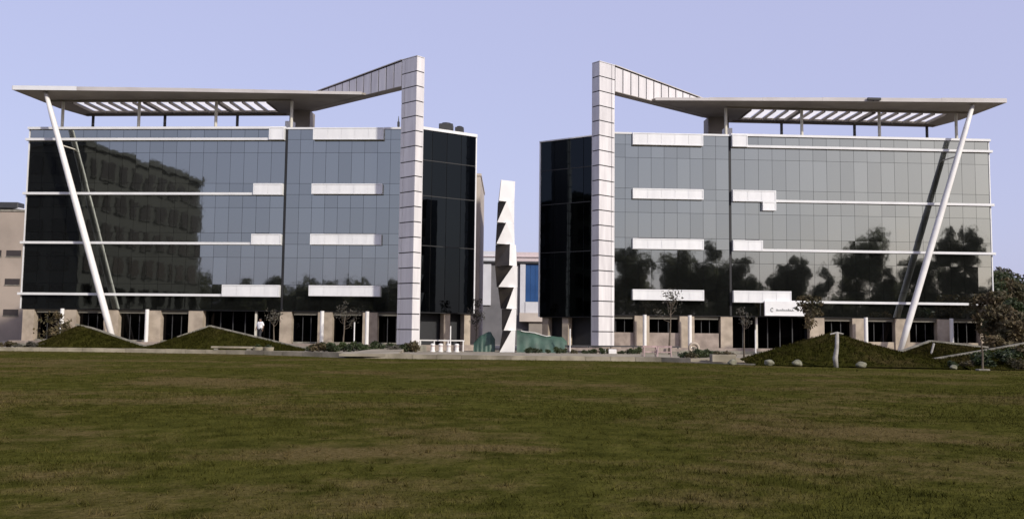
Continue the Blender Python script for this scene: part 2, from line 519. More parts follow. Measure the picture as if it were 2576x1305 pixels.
def office(side, origin, ang, su, name, label):
    root = tag(empty(name, (origin[0], origin[1], 0), R(ang)), label, 'building')
    sg = side

    def X(u):
        return sg * u * su

    def P(poly):
        return [(X(u), v) for u, v in poly]

    def bx(mb, u0, u1, v0, v1, z0, z1):
        return mb.box(X(u0), X(u1), v0, v1, z0, z1)

    # solid body of upper floors, roof and ground floor core
    foot = [(-1.8, 0.30), (32, 0.30), (32, 21), (-4.4, 21), (-6.2, 3.62)]
    MB().prism(P(foot), 3.40, ROOF - 0.25).build('upper_floors', 'body', root)
    MB().prism(P([(-1.6, 1.4), (31.6, 1.4), (31.6, 20.5), (-4.2, 20.5), (-5.6, 4.3)]), 0.70, 3.40).build('ground_floor_core', 'backing', root)
    pl = MB().prism(P([(-2.2, -0.95), (32.4, -0.95), (32.4, 21.2), (-4.5, 21.2), (-6.8, 3.2)]), 0.0, 0.70)
    pl.build('plinth', 'pinkstone', root)
    bx(MB(), -1.0, 32.5, -1.25, -0.955, 0.0, 0.48).build('plinth_step', 'coping', root)

    # curtain wall: dark backing with the panes set on it
    cw = MB()
    bx(cw, -1.75, 32.0, 0.05, 0.29, 3.34, ROOF - 0.1)
    cw = cw.build('curtain_wall', 'backing', root)

    def pane(u0, u1, z0, z1, mesh=unit, par=cw, nm='pane', gap=0.011, v=0.0, th=0.045):
        o = link(nm, mesh, par)
        o.location = (X((u0 + u1) / 2), v, (z0 + z1) / 2)
        o.scale = (abs(u1 - u0) * su - 2 * gap, th, z1 - z0 - 2 * gap)
        o.rotation_euler = (R(PR.gauss(0, 0.10)), 0, R(PR.gauss(0, 0.13)))
        return o

    rows = [(3.40, 4.60)]
    for k in range(3):
        a, b = LEV[k], LEV[k + 1]
        rows += [(a, a + 0.93), (a + 0.93, b - 1.12), (b - 1.12, b)]
    rows += [(17.76, 18.62)]
    cols = [(9.52 + i * 22.46 / 19, 9.52 + (i + 1) * 22.46 / 19) for i in range(19)]
    cols2 = [(-1.74 + i * 11.06 / 10, -1.74 + (i + 1) * 11.06 / 10) for i in range(10)]
    # white sunshade boxes (u0, u1, z0, z1)
    fins = [(1.05, 7.05, 17.68, 18.70), (1.05, 7.05, 13.10, 13.97), (1.05, 7.05, 8.87, 9.76), (1.05, 7.05, 4.62, 5.50)]
    e3 = 13.25 if sg > 0 else 12.05
    mfins = [(9.55, 10.85, 17.68, 18.74), (9.55, e3, 13.02, 13.98), (9.55, 12.08, 8.84, 9.74), (9.55, 14.45, 4.52, 5.50)]
    for (u0, u1) in cols + cols2:
        for (z0, z1) in rows:
            if any(u0 > f[0] - 0.02 and u1 < f[1] + 0.02 and z0 > f[2] - 0.15 and z1 < f[3] + 0.15 for f in fins + mfins):
                continue
            pane(u0, u1, z0, z1)

    def sunshade(u0, u1, z0, z1, v0=-0.42):
        s = bx(MB(), u0, u1, v0 + 0.05, -0.004, z0, z1).build('sunshade', 'white', root)
        # raised border and separate infill sheets on its face
        n = max(1, round((u1 - u0) / 1.2))
        w = (u1 - u0 - 0.2) / n
        for i in range(n):
            bx(MB(), u0 + 0.1 + i * w + 0.012, u0 + 0.1 + (i + 1) * w - 0.012, v0 + 0.025, v0 + 0.048, z0 + 0.1, z1 - 0.1).build('sheet', 'white', s)
        fr = MB()
        bx(fr, u0, u1, v0, v0 + 0.048, z0, z0 + 0.09)
        bx(fr, u0, u1, v0, v0 + 0.048, z1 - 0.09, z1)
        bx(fr, u0, u0 + 0.09, v0 + 0.001, v0 + 0.048, z0 + 0.092, z1 - 0.092)
        bx(fr, u1 - 0.09, u1, v0 + 0.001, v0 + 0.048, z0 + 0.092, z1 - 0.092)
        fr.build('border', 'white', s)
        return s

    for f in fins + mfins:
        sunshade(*f)
    if sg > 0:
        sunshade(12.1, 13.25, 12.28, 13.015)
    # long white ledges of the main block
    for z, f in zip([17.76, 13.12, 8.94, 4.62], [mfins[0], mfins[1], mfins[2], mfins[3]]):
        bx(MB(), f[1] + 0.003, 32.25, -0.30, -0.004, z - 0.10, z + 0.10).build('ledge', 'trim', root)
    bx(MB(), 9.5, 32.15, -0.22, 0.6, ROOF - 0.12, ROOF + 0.08).build('parapet', 'trim', root)
    bx(MB(), 7.06, 9.35, -0.12, 0.6, ROOF - 0.14, ROOF + 0.02).build('parapet', 'trim', root)
    bx(MB(), -1.7, 1.04, -0.12, 0.6, ROOF - 0.14, ROOF + 0.02).build('parapet', 'trim', root)
    # corner trim at the outer edge and the dark recess between the blocks
    bx(MB(), 32.003, 32.10, -0.05, 0.25, 3.38, ROOF - 0.14).build('corner_trim', 'trim', root)
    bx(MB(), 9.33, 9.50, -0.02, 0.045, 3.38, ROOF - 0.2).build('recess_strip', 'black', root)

    # angled wing facing the gap between the buildings
    a, b = Vector((-1.8, 0.0)), Vector((-6.4, 3.4))
    d = (b - a).normalized()
    Lw = (b - a).length
    wz = empty('wing_facade')
    wz.parent = root
    # frame of the wing: local x runs along it
    phi = math.atan2(d.y, d.x * sg)
    wz.location = (X(a.x), a.y, 0 if sg < 0 else -0.2)
    wz.rotation_euler = (0, 0, phi)
    inward = 1 if (Matrix.Rotation(phi, 2) @ Vector((0, 1))).dot(Vector((0, 1))) > 0 else -1
    MB().box(0.05, Lw * su, inward * 0.06, inward * 0.5, 3.34, ROOF - 0.05).build('wing_backing', 'backing', wz)
    for i in range(4):
        for k, (z0, z1) in enumerate([(3.40, 8.92), (8.92, 13.1), (13.1, 16.1), (16.1, ROOF - 0.1)]):
            o = link('pane', unit_dark, wz)
            w = Lw * su / 4
            o.location = ((i + 0.5) * w, 0 if inward > 0 else -0.045, (z0 + z1) / 2)
            o.scale = (w - 0.05, 0.045, z1 - z0 - 0.05)
            o.rotation_euler = (R(PR.gauss(0, 0.1)), 0, R(PR.gauss(0, 0.1)))
    MB().box(-0.1, Lw * su + 0.1, -inward * 0.14, inward * 0.7, ROOF - 0.10, ROOF + (0.14 if sg < 0 else 0.0)).build('wing_coping', 'trim', wz)
    MB().box(Lw * su + 0.003, Lw * su + 0.12, -inward * 0.06, inward * 0.35, 3.4, ROOF - 0.11).build('corner_trim', 'trim', wz)
    for z in (8.92, 13.1, 16.1):
        MB().box(0.06, Lw * su - 0.02, -inward * 0.03, inward * 0.02, z - 0.035, z + 0.035).build('wing_transom', 'black', wz)
    # ground floor of the wing: pillars
    for q in (0.62, 0.97):
        MB().box(Lw * su * q - 0.55, Lw * su * q + 0.05, inward * 0.25, inward * 0.9, 0.70, 3.335).build('pillar', 'stone', wz)

    # roof deck
    MB().prism(P([(-1.7, 0.61), (31.9, 0.61), (31.9, 20.9), (-4.3, 20.9), (-6.0, 3.9)]), ROOF - 0.25, ROOF - 0.13).build('roof', 'body', root)

    # ---------------- ground floor: pillars, slender columns, bays
    pil = [31.4, 27.8, 24.15, 20.45, 16.8, 9.08, 5.72, 1.92]
    for u in pil:
        w = 0.62 if u not in (9.08, 31.4) else 0.5
        bx(MB(), u - w, u + w, 0.10, 0.75, 0.70, 3.335).build('pillar', 'stone', root)
    for u in (27.95, 20.62, 5.75, 1.98):
        MB().tube([(X(u), -0.75, 0.24), (X(u), -0.75, 3.38)], 0.16, 12).build('slender_column', 'column', root)
    edges = sorted(pil)
    low = {(1.92, 5.72), (5.72, 9.08), (-1.6, 1.92)}
    bays = [(-1.6, 1.92)] + [(edges[i], edges[i + 1]) for i in range(len(edges) - 1)]
    for (u0, u1) in bays:
        a0, a1 = u0 + 0.64, u1 - 0.64
        if u0 == 9.08:
            # wide dark entrance: deep portal with a slim post
            p = bx(MB(), a0, a1, 1.36, 1.395, 0.71, 3.30).build('entrance_glazing', 'darkglass', root)
            for k in range(1, 6):
                uu = a0 + (a1 - a0) * k / 6
                bx(MB(), uu - 0.04, uu + 0.04, 1.28, 1.355, 0.71, 3.28).build('mullion', 'darksteel', p)
            bx(MB(), a0 + 1.9, a0 + 2.06, 0.3, 0.46, 0.70, 3.335).build('entrance_post', 'steel', root)
            continue
        stone_wall = sg > 0
        bx(MB(), a0, a1, 0.30, 0.62, 3.06, 3.335).build('lintel', 'lintel', root)
        zs = 0.85
        if stone_wall:
            zs = 1.92 if (u0, u1) in low else 1.35
            bx(MB(), a0, a1, 0.22, 0.60, 0.70, zs).build('sill_wall', 'stone' if u0 > 9 else 'pinkstone', root)
        else:
            bx(MB(), a0, a1, 0.22, 0.60, 0.70, zs).build('sill_wall', 'coping', root)
        n = 3
        w = (a1 - a0) / n
        for k in range(n):
            pn = bx(MB(), a0 + k * w + 0.03, a0 + (k + 1) * w - 0.03, 0.66, 0.70, zs + 0.01, 3.30).build('ground_pane', 'darkglass', root)
            if k:
                bx(MB(), a0 + k * w - 0.028, a0 + k * w + 0.028, 0.60, 0.74, zs + 0.01, 3.055).build('mullion', 'darksteel', root)

    # ---------------- tower and arm: one folded ribbon of white panels
    th = R(37.5)
    e = Vector((math.cos(th), math.sin(th)))
    nn = Vector((-math.sin(th), math.cos(th)))          # away from the viewer
    C = Vector((-2.28, -3.84))
    TW, TT, TOP = 1.80, 0.85, 23.72
    LEN = 14.3

    def q(s, t):
        w = C + e * s + nn * t
        return (w.x, w.y)
    core = MB().prism(P([q(0.06, 0.06), q(TW - 0.06, 0.06), q(TW - 0.06, TT - 0.06), q(0.06, TT - 0.06)]), 0.22, TOP - 0.05)
    tower = core.build('tower', 'joint', root)
    MB().prism(P([q(-0.5, -0.35), q(TW + 0.4, -0.35), q(TW + 0.4, TT + 0.3), q(-0.5, TT + 0.3)]), 0.2, 0.72).build('tower_base', 'pinkstone' if sg > 0 else 'coping', root)

    def sheet(par, s0, s1, t, z0, z1, face, nm='panel'):
        """thin white cladding sheet on the broad face (face=0), or on the narrow end (face=1, s0..s1 = t range)"""
        o = link(nm, unit_panel, par)
        if face == 0:
            c = C + e * ((s0 + s1) / 2) + nn * t
            dr = e
        else:
            c = C + e * t + nn * ((s0 + s1) / 2)
            dr = nn
        o.location = (X(c.x), c.y, (z0 + z1) / 2)
        o.rotation_euler = (R(PR.gauss(0, 0.12)), 0, math.atan2(dr.y, dr.x * sg * su))
        o.scale = (abs(s1 - s0) - (0.045 if par is tower else 0.075), 0.05, z1 - z0 - (0.085 if par is tower else 0.06))
        # the sheet grows along local +y: keep it on the outside of the core
        outw = -nn if face == 0 else -e
        ly = Vector((-math.sin(o.rotation_euler.z), math.cos(o.rotation_euler.z)))
        if ly.dot(Vector((outw.x * sg, outw.y))) < 0:
            o.location.x -= ly.x * 0.05
            o.location.y -= ly.y * 0.05
        return o

    n = 19
    zb = 0.73
    hgt = (TOP - zb) / n
    for k in range(n):
        z0, z1 = zb + k * hgt, zb + (k + 1) * hgt
        sheet(tower, 0.0, 1.42, 0.055, z0, z1, 0)
        sheet(tower, 1.42, TW, 0.055, z0, z1, 0)
        sheet(tower, 0.0, TT, 0.055, z0, z1, 1)
    # other two sides of the tower
    MB().prism(P([q(TW - 0.055, 0.06), q(TW, 0.06), q(TW, TT), q(TW - 0.055, TT)]), zb, CAN - 0.02).build('tower_side', 'panel', tower)
    MB().prism(P([q(0.0, TT - 0.055), q(TW - 0.06, TT - 0.055), q(TW - 0.06, TT), q(0.0, TT)]), zb, TOP).build('tower_back', 'panel', tower)
    MB().prism(P([q(0.0, 0.0), q(TW, 0.0), q(TW, TT), q(0.0, TT)]), TOP - 0.005, TOP + 0.05).build('tower_cap', 'panel', tower)
    FALL = 0.066

    def zt_arm(v, d=0.0):
        return TOP - FALL * (v - TW) + d
    arm = MB().prism(P([q(TW - 0.05, 0.06), q(LEN, 0.06), q(LEN, TT - 0.06), q(TW - 0.05, TT - 0.06)]), CAN + 0.05,
                     [zt_arm(TW, -0.07), zt_arm(LEN, -0.07), zt_arm(LEN, -0.07), zt_arm(TW, -0.07)]).build('arm', 'joint', root)
    m_ = 13
    w = (LEN - TW) / m_
    for k in range(m_):
        a0, a1 = TW + k * w + 0.055, TW + (k + 1) * w - 0.055
        MB().prism(P([q(a0, 0.005), q(a1, 0.005), q(a1, 0.055), q(a0, 0.055)]), CAN + 0.03,
                   [zt_arm(a0, -0.13), zt_arm(a1, -0.13), zt_arm(a1, -0.13), zt_arm(a0, -0.13)]).build('panel', 'panel', arm)
    MB().prism(P([q(TW + 0.01, TT - 0.055), q(LEN, TT - 0.055), q(LEN, TT), q(TW + 0.01, TT)]), CAN + 0.03,
               [zt_arm(TW), zt_arm(LEN), zt_arm(LEN), zt_arm(TW)]).build('arm_back', 'panel', arm)
    MB().prism(P([q(TW + 0.01, 0.0), q(LEN, 0.0), q(LEN, TT), q(TW + 0.01, TT)]), CAN - 0.02, CAN + 0.02).build('arm_soffit', 'soffit', arm)
    cp_ = [q(TW + 0.005, -0.03), q(LEN, -0.03), q(LEN, TT), q(TW + 0.005, TT)]
    MB().prism(P(cp_), [zt_arm(TW, 0.0), zt_arm(LEN, 0.0), zt_arm(LEN, 0.0), zt_arm(TW, 0.0)],
               [zt_arm(TW, 0.07), zt_arm(LEN, 0.07), zt_arm(LEN, 0.07), zt_arm(TW, 0.07)]).build('arm_cap', 'fascia', arm)

    # ---------------- canopy over the roof with its skylight strip
    s1 = 6.15
    armq = [q(s1, TT + 0.01), q(LEN, TT + 0.01)]
    outline = [(32.4, -2.2), (17.0, -1.3), (3.0, -0.22), armq[0], armq[1], (11.3, 7.4), (30.9, 7.4), (31.9, 4.2)]
    su0, su1, sv0, sv1 = 12.0, 29.6, 2.2, 5.9
    cpt = 0.16
    can = empty('canopy')
    can.parent = root
    fr_ = [(32.4, -2.2), (17.0, -1.3), (3.0, -0.22), armq[0], (9.0, sv0), (su0, sv0), (su1, sv0), (32.07, sv0)]
    MB().prism(P(fr_), CAN, CAN + cpt).build('canopy_front', 'soffit', can)
    MB().prism(P([armq[0], armq[1], (11.3, 7.4), (su0, 7.4), (su0, sv0), (9.0, sv0)]), CAN, CAN + cpt).build('canopy_inner', 'soffit', can)
    MB().prism(P([(su0, sv1), (su1, sv1), (su1, 7.4), (su0, 7.4)]), CAN, CAN + cpt).build('canopy_back', 'soffit', can)
    MB().prism(P([(su1, sv0), (32.07, sv0), (31.9, 4.2), (30.9, 7.4), (su1, 7.4)]), CAN, CAN + cpt).build('canopy_outer', 'soffit', can)
    ns = 16
    pw = (su1 - su0) / ns
    for k in range(ns):
        u0 = su0 + k * pw
        bx(MB(), u0 + 0.09, u0 + pw - 0.09, sv0 - 0.05, sv1 + 0.05, CAN + cpt + 0.01, CAN + cpt + 0.03).build('skylight_sheet', 'skylight', can)
    for k in range(ns + 1):
        u0 = su0 + k * pw
        wd = 0.18 if k in (4, 10) else 0.045
        bx(MB(), u0 - wd, u0 + wd, sv0 + 0.002, sv1 - 0.002, CAN - 0.10, CAN + cpt - 0.01).build('skylight_beam', 'soffit', can)
    # pale fascia along the front and outer edges, in lengths
    fl = [(32.4, -2.2), (27.0, -1.885), (22.0, -1.592), (17.0, -1.3), (12.0, -0.914), (7.5, -0.567), (3.0, -0.22)]
    hh = [0.34, 0.30, 0.29, 0.27, 0.25, 0.22, 0.20]
    for k in range(6):
        (u0, v0), (u1, v1) = fl[k], fl[k + 1]
        MB().prism(P([(u0 - 0.005, v0 - 0.06), (u1 + 0.005, v1 - 0.06), (u1 + 0.005, v1 - 0.002), (u0 - 0.005, v0 - 0.002)]),
                   [CAN - 0.02] * 4, CAN + hh[k]).build('fascia', 'trim' if (k == 0 and sg < 0) else 'fascia', can)
    MB().prism(P([(32.4, -2.25), (32.46, -2.25), (31.96, 4.2), (31.9, 4.2)]), CAN - 0.02, CAN + 0.32).build('fascia', 'fascia', can)
    MB().prism(P([(31.96, 4.21), (31.9, 4.21), (30.9, 7.41), (30.96, 7.41)]), CAN - 0.02, CAN + 0.3).build('fascia', 'fascia', can)
    # slender edge beams under the sheet
    for v in (1.4, 6.6):
        bx(MB(), 9.6 if v < 3 else 11.6, 31.3 if v < 3 else 30.7, v - 0.1, v + 0.1, CAN - 0.15, CAN - 0.004).build('canopy_beam', 'soffit', can)
    # posts from roof to canopy
    for u in (9.5, 16.2, 23.1, 30.0):
        MB().tube([(X(u), 1.4, ROOF - 0.14), (X(u), 1.4, CAN - 0.152)], 0.13, 10).build('canopy_post', 'steel', root)
    for u in (16.2, 23.1, 30.0):
        MB().tube([(X(u), 6.6, ROOF - 0.14), (X(u), 6.6, CAN - 0.152)], 0.13, 10).build('canopy_post', 'darksteel', root)
    MB().prism(P([(9.0, 5.35), (10.9, 5.35), (10.9, 7.0), (9.0, 7.0)]), ROOF - 0.14, CAN - 0.003).build('stair_core', 'soffit', root)
    bx(MB(), 9.62, 10.3, 2.2, 3.0, ROOF - 0.14, ROOF + 1.1).build('roof_upstand', 'white', root)

    # ---------------- leaning column at the outer corner
    top = Vector((X(30.0), -1.42, CAN))
    bot = Vector((X(23.15), -0.95 if sg < 0 else -1.2, 0.2))
    dirv = (top - bot)
    pts = [bot + dirv * t for t in (0, 0.12, 0.5, 0.9, 1.0)]
    lc = MB().tube(pts, [0.22, 0.27, 0.27, 0.22, 0.16], 16).build('leaning_column', 'column', root, smooth=True)
    c = bot + dirv * 0.79
    MB().tube([c, (c.x + sg * -0.55, 0.02, c.z - 0.12)], 0.06, 8).build('bracket', 'steel', lc)
    MB().lathe((bot.x, bot.y, 0.2), [(0.42, 0), (0.42, 0.12), (0.3, 0.18)], 16).build('foot_plate', 'coping', lc)
    return root


left_b = office(-1, (-9.78, 77.1), -3.3, 0.988, 'glass_office',
                'glass office block whose panes mirror a dark building, nearest the tan block')
right_b = office(1, (9.0, 78.0), 2.8, 1.0, 'glass_office',
                 'glass office block whose panes mirror trees, with white sign over its dark entrance')

# sign on the right building (grey script and a dark bird-like flick, as far as the photograph shows it)
sg_ = tag(empty('sign_board', (9.0, 78.0, 0), R(2.8)), 'white sign board with grey lettering below the lowest ledge', 'sign')
MB().box(12.1, 15.52, -0.62, -0.43, 3.43, 4.66).build('board', 'signface', sg_, bevel=0.02)
fr = MB()
fr.box(12.1, 15.52, -0.66, -0.622, 3.43, 3.53)
fr.box(12.1, 12.2, -0.655, -0.622, 3.532, 4.62)
fr.box(15.42, 15.52, -0.655, -0.622, 3.532, 4.62)
fr.build('border', 'white', sg_)
lt = MB()
# first round letter
for k in range(10):
    t0, t1 = 0.6 + k * 0.5, 0.6 + (k + 1) * 0.5
    a0 = (12.72 + 0.11 * math.cos(t0), 3.93 + 0.15 * math.sin(t0))
    a1 = (12.72 + 0.11 * math.cos(t1), 3.93 + 0.15 * math.sin(t1))
    lt.tube([(a0[0], -0.637, a0[1]), (a1[0], -0.637, a1[1])], 0.03, 6)
lt.build('letter', 'letter', sg_)
ltb = MB()
xx = 13.08
k = 0
while xx < 14.55:                       # small joined script strokes
    hgt = [0.17, 0.10, 0.12, 0.19, 0.10, 0.11][k % 6]
    ltb.tube([(xx, -0.637, 3.84), (xx + 0.05, -0.637, 3.84 + hgt), (xx + 0.12, -0.637, 3.85)], 0.024, 6)
    xx += 0.165
    k += 1
ltb.box(13.05, 14.6, -0.645, -0.625, 3.86, 3.885)
ltb.build('letter', 'letter', sg_)
em = MB()
em.add([(14.45, -0.65, 4.12), (14.72, -0.65, 4.20), (14.98, -0.65, 4.06), (15.02, -0.65, 3.86), (14.88, -0.65, 3.83), (14.78, -0.65, 3.97),
        (14.45, -0.624, 4.12), (14.72, -0.624, 4.20), (14.98, -0.624, 4.06), (15.02, -0.624, 3.86), (14.88, -0.624, 3.83), (14.78, -0.624, 3.97)],
       [(0, 1, 2, 3, 4, 5), (11, 10, 9, 8, 7, 6)] + [(i, (i + 1) % 6, 6 + (i + 1) % 6, 6 + i) for i in range(6)])
em.box(14.98, 15.16, -0.648, -0.625, 4.32, 4.46)
em.build('emblem', 'letterdark', sg_)

# rooftop units on the wing of the left building, dark box on the right canopy edge, mast
rt = empty('rooftop_unit', (-6.0, 82.2, ROOF - 0.13))
MB().box(-0.62, 0.62, -0.5, 0.5, 0.62, 1.6).build('casing', 'darksteel', rt, bevel=0.05)
for sx in (-0.5, 0.5):
    for sy in (-0.4, 0.4):
        MB().box(sx - 0.05, sx + 0.05, sy - 0.05, sy + 0.05, 0, 0.618).build('leg', 'darksteel', rt)
MB().lathe((0, 0, 1.602), [(0.42, 0), (0.42, 0.1), (0.3, 0.13)], 14).build('fan_cowl', 'black', rt)
tag(rt, 'wide dark rooftop unit beside the white tower, farther from the gap', 'roof unit', 'dark units on the roof')
rt2 = copy_tree(rt)
rt2.location = (-4.85, 82.9, ROOF - 0.13)
rt2.scale = (0.62, 0.8, 0.92)
tag(rt2, 'narrow dark rooftop unit next to the gap between the buildings', 'roof unit', 'dark units on the roof')
ms = empty('roof_mast', (-9.7, 77.7, ROOF - 0.12))
MB().tube([(0, 0, 0), (0, 0, 0.9), (0, 0, 1.25)], [0.06, 0.05, 0.02], 8).build('pole', 'darksteel', ms)
MB().box(-0.1, 0.1, -0.08, 0.08, 0.35, 0.75).build('fitting', 'darksteel', ms)
tag(ms, 'short dark mast on the roof edge beside the white tower', 'mast')
fb = empty('floodlight_box', (9.0, 78.0, 0), R(2.8))
MB().box(20.7, 21.85, -1.82, -1.66, CAN + 0.05, CAN + 0.26).build('housing', 'black', fb, bevel=0.02)
MB().box(21.2, 21.3, -1.66, -1.60, CAN + 0.0, CAN + 0.2).build('bracket', 'darksteel', fb)
tag(fb, 'small black box fixed on the edge of the roof canopy', 'light box')

# ------------------------------------------------------------------ faceted pylon between the buildings
py = tag(empty('faceted_pylon', (-0.33, 74.0, FZ)), 'tall white and dark faceted pylon standing in the gap', 'sculpture')
K = 0.0211
py.scale.x = 0.93
zt = [13.6 - (13.6) * i / 8 for i in range(9)]
FT = [(-30, -38), (-8, -44), (-8, -46), (8, 6), (22, -36), (26, -4), (20, -13), (17, -29)]
LX = [(-32, -41), (-43, -46), (-46, -50), (-50, -52), (-51, -43), (-38, -26), (-22, -20), (-18, -31)]
RX = [(26, 24), (24, 24), (24, 27), (32, 37), (39, 40), (39, 38), (37, 36), (34, 31)]
for i in range(8):
    z1, z0 = zt[i] - 0.01, zt[i + 1] + 0.01
    ft, fb_, l1, l0, r1, r0 = FT[i][0] * K, FT[i][1] * K, LX[i][0] * K, LX[i][1] * K, RX[i][0] * K, RX[i][1] * K
    d = 0.62
    T = [(l1, 0.15, z1), (ft, -d, z1), (r1, 0.05, z1), (0.1, 0.8, z1)]
    B = [(l0, 0.15, z0), (fb_, -d - 0.1, z0), (r0, 0.05, z0), (0.1, 0.8, z0)]
    seg = MB().add(T + B, [(0, 3, 2, 1), (4, 5, 6, 7), (1, 2, 6), (1, 6, 5), (2, 3, 7, 6), (3, 0, 4, 7), (0, 1, 4), (1, 5, 4)])
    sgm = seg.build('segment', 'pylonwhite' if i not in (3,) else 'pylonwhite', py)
    # shade of the left-hand facet, painted as a dark sheet laid over it
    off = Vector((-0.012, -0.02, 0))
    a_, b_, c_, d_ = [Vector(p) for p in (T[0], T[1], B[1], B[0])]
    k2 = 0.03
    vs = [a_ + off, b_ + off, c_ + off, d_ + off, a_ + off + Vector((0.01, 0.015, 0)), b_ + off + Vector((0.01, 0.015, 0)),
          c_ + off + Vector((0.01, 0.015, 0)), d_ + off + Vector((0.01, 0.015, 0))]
    MB().add(vs, [(0, 1, 3), (1, 2, 3), (4, 7, 5), (5, 7, 6), (0, 4, 5, 1), (1, 5, 6, 2), (2, 6, 7, 3), (3, 7, 4, 0)]).build('dark_facet', 'pylonshade', sgm)
MB().box(-0.8, 0.75, -0.75, 0.9, -0.2, 0.0).build('footing', 'coping', py)

# ------------------------------------------------------------------ green tarpaulin heaps
def tarp(name, cx, cy, w, dpt, prof, label):
    t = tag(empty(name, (cx, cy, FZ)), label, 'tarpaulin', 'green tarpaulin covers beside the pylon')
    nx, ny = 26, 9
    r = random.Random(name + str(cx))
    vs, fs = [], []
    for i in range(nx):
        a = i / (nx - 1)
        hx = np.interp(a, [p[0] for p in prof], [p[1] for p in prof])
        for j in range(ny):
            b = j / (ny - 1)
            prof_y = min(1, 2.6 * b) if b < 0.5 else min(1, 2.6 * (1 - b))
            z = hx * prof_y ** 0.7 + 0.03 * math.sin(a * 17 + b * 5) * prof_y + r.uniform(-0.012, 0.012) * prof_y
            vs.append(((a - 0.5) * w, (b - 0.5) * dpt + 0.06 * math.sin(a * 31) * (1 if b == 0 else 0.3), max(0.0, z) if 0 < j < ny - 1 else 0.0))
    for i in range(nx - 1):
        for j in range(ny - 1):
            fs.append((i * ny + j, (i + 1) * ny + j, (i + 1) * ny + j + 1, i * ny + j + 1))
    MB().add(vs, fs).build('cover', 'tarp', t, smooth=True)
    hem = [Vector(vs[i * ny + 3]) + Vector((0, -0.05, 0.03)) for i in range(2, nx - 8)]
    if prof[0][1] > 1.4:
        MB().tube(hem, 0.045, 6).build('hem', 'tarpwhite', t)
    return t


tarp('tarpaulin', 2.45, 75.2, 4.0, 1.8, [(0, 1.75), (0.25, 1.6), (0.6, 1.3), (0.92, 1.25), (1, 0.9)], 'green tarpaulin with white hem draped over a heap, between pylon and wing')
tarp('tarpaulin', -2.15, 75.6, 1.7, 1.6, [(0, 0.7), (0.25, 1.2), (0.55, 1.5), (0.8, 1.6), (1, 1.0)], 'smaller dark green tarpaulin heap on the other side of the pylon')

# ------------------------------------------------------------------ building seen through the gap
gb = tag(empty('blue_windowed_building', (0, 140, 0)), 'pale building with a blue glazed panel, seen through the gap', 'building')
MB().box(-14, 14, 0, 18, 0, 12.3).build('wall', 'greywall', gb)
MB().box(-14.3, 14.3, -0.5, 18, 12.31, 12.6).build('cornice', 'darksteel', gb)
MB().box(-14, 0.7, -0.1, 17, 12.61, 14.1).build('attic', 'pale', gb)
MB().box(0.71, 14, -0.1, 17, 12.61, 14.0).build('attic', 'rosy', gb)
MB().box(-14.1, 14.1, -0.3, 17, 13.25, 13.36).build('attic_band', 'rosy', gb)
MB().box(-4.65, -3.1, -0.25, -0.004, 6.0, 12.2).build('white_pier', 'pale', gb)
MB().box(1.25, 2.05, -0.3, -0.004, 4.0, 12.2).build('white_pier', 'pale', gb)
for k in range(4):
    MB().box(2.08 + k * 0.72, 2.08 + k * 0.72 + 0.69, -0.12, -0.004, 6.6, 12.15).build('blue_pane', 'blue', gb)
MB().box(2.06, 6.0, -0.4, -0.004, 4.9, 6.55).build('white_band', 'pale', gb)
MB().box(1.2, 6.0, -1.4, -0.41, 3.6, 4.88).build('porch_roof', 'cream', gb)
MB().box(2.6, 6.0, -1.0, -0.42, 0, 3.58).build('porch', 'soffit', gb)

# beige rear block whose end shows beside the left building's wing
rb = tag(empty('beige_rear_block', (-6.0, 88, 0)), 'narrow beige block end rising behind the dark glass wing', 'building')
MB().box(-4.0, 2.93, 0.0, 12, 0, 16.6).build('wall', 'cream', rb)
MB().box(-4.1, 3.0, -0.08, 12.1, 16.61, 16.85).build('coping', 'cream', rb)
for k in range(3):
    MB().box(1.2, 2.4, -0.06, -0.004, 4.4 + 4 * k, 6.4 + 4 * k).build('window', 'slot', rb)

# tan block at the left edge
tb = tag(empty('tan_block', (-57.6, 110, 0)), 'tan sandstone block with narrow dark window slots, cut by the picture edge', 'building')
MB().box(-30, 0, 0, 22, 0, 15.5).build('wall', 'tan', tb)
MB().box(-30.1, 0.1, -0.1, 22, 15.51, 15.72).build('coping', 'coping', tb)
for z in (10.55, 7.2, 3.6):
    for k in range(8):
        x1 = -0.35 - k * 2.35
        w = MB().box(x1 - 1.75, x1, -0.05, -0.004, z - 0.35, z + 0.35).build('window', 'slot', tb)
        MB().box(x1 - 1.8, x1 + 0.05, -0.09, -0.004, z - 0.46, z - 0.36).build('sill', 'coping', w)
for x in np.arange(-28, 0, 3.5):
    MB().box(x - 0.02, x + 0.02, -0.012, -0.003, 0.1, 15.4).build('wall_joint', 'lintel', tb)
tu = empty('water_tank', (-60.0, 111.2, 15.72))
MB().box(-2.6, 1.0, -0.6, 1.0, 0.25, 1.0).build('tank', 'darksteel', tu, bevel=0.08)
for sx in (-2.3, 0.7):
    MB().box(sx - 0.12, sx + 0.12, -0.4, 0.8, 0, 0.248).build('leg', 'darksteel', tu)
MB().tube([(-0.6, -0.3, 0.5), (1.9, -0.5, 0.1)], 0.12, 8).build('pipe', 'pale', tu)
tag(tu, 'dark tank with a pale pipe on the roof of the tan block', 'tank')

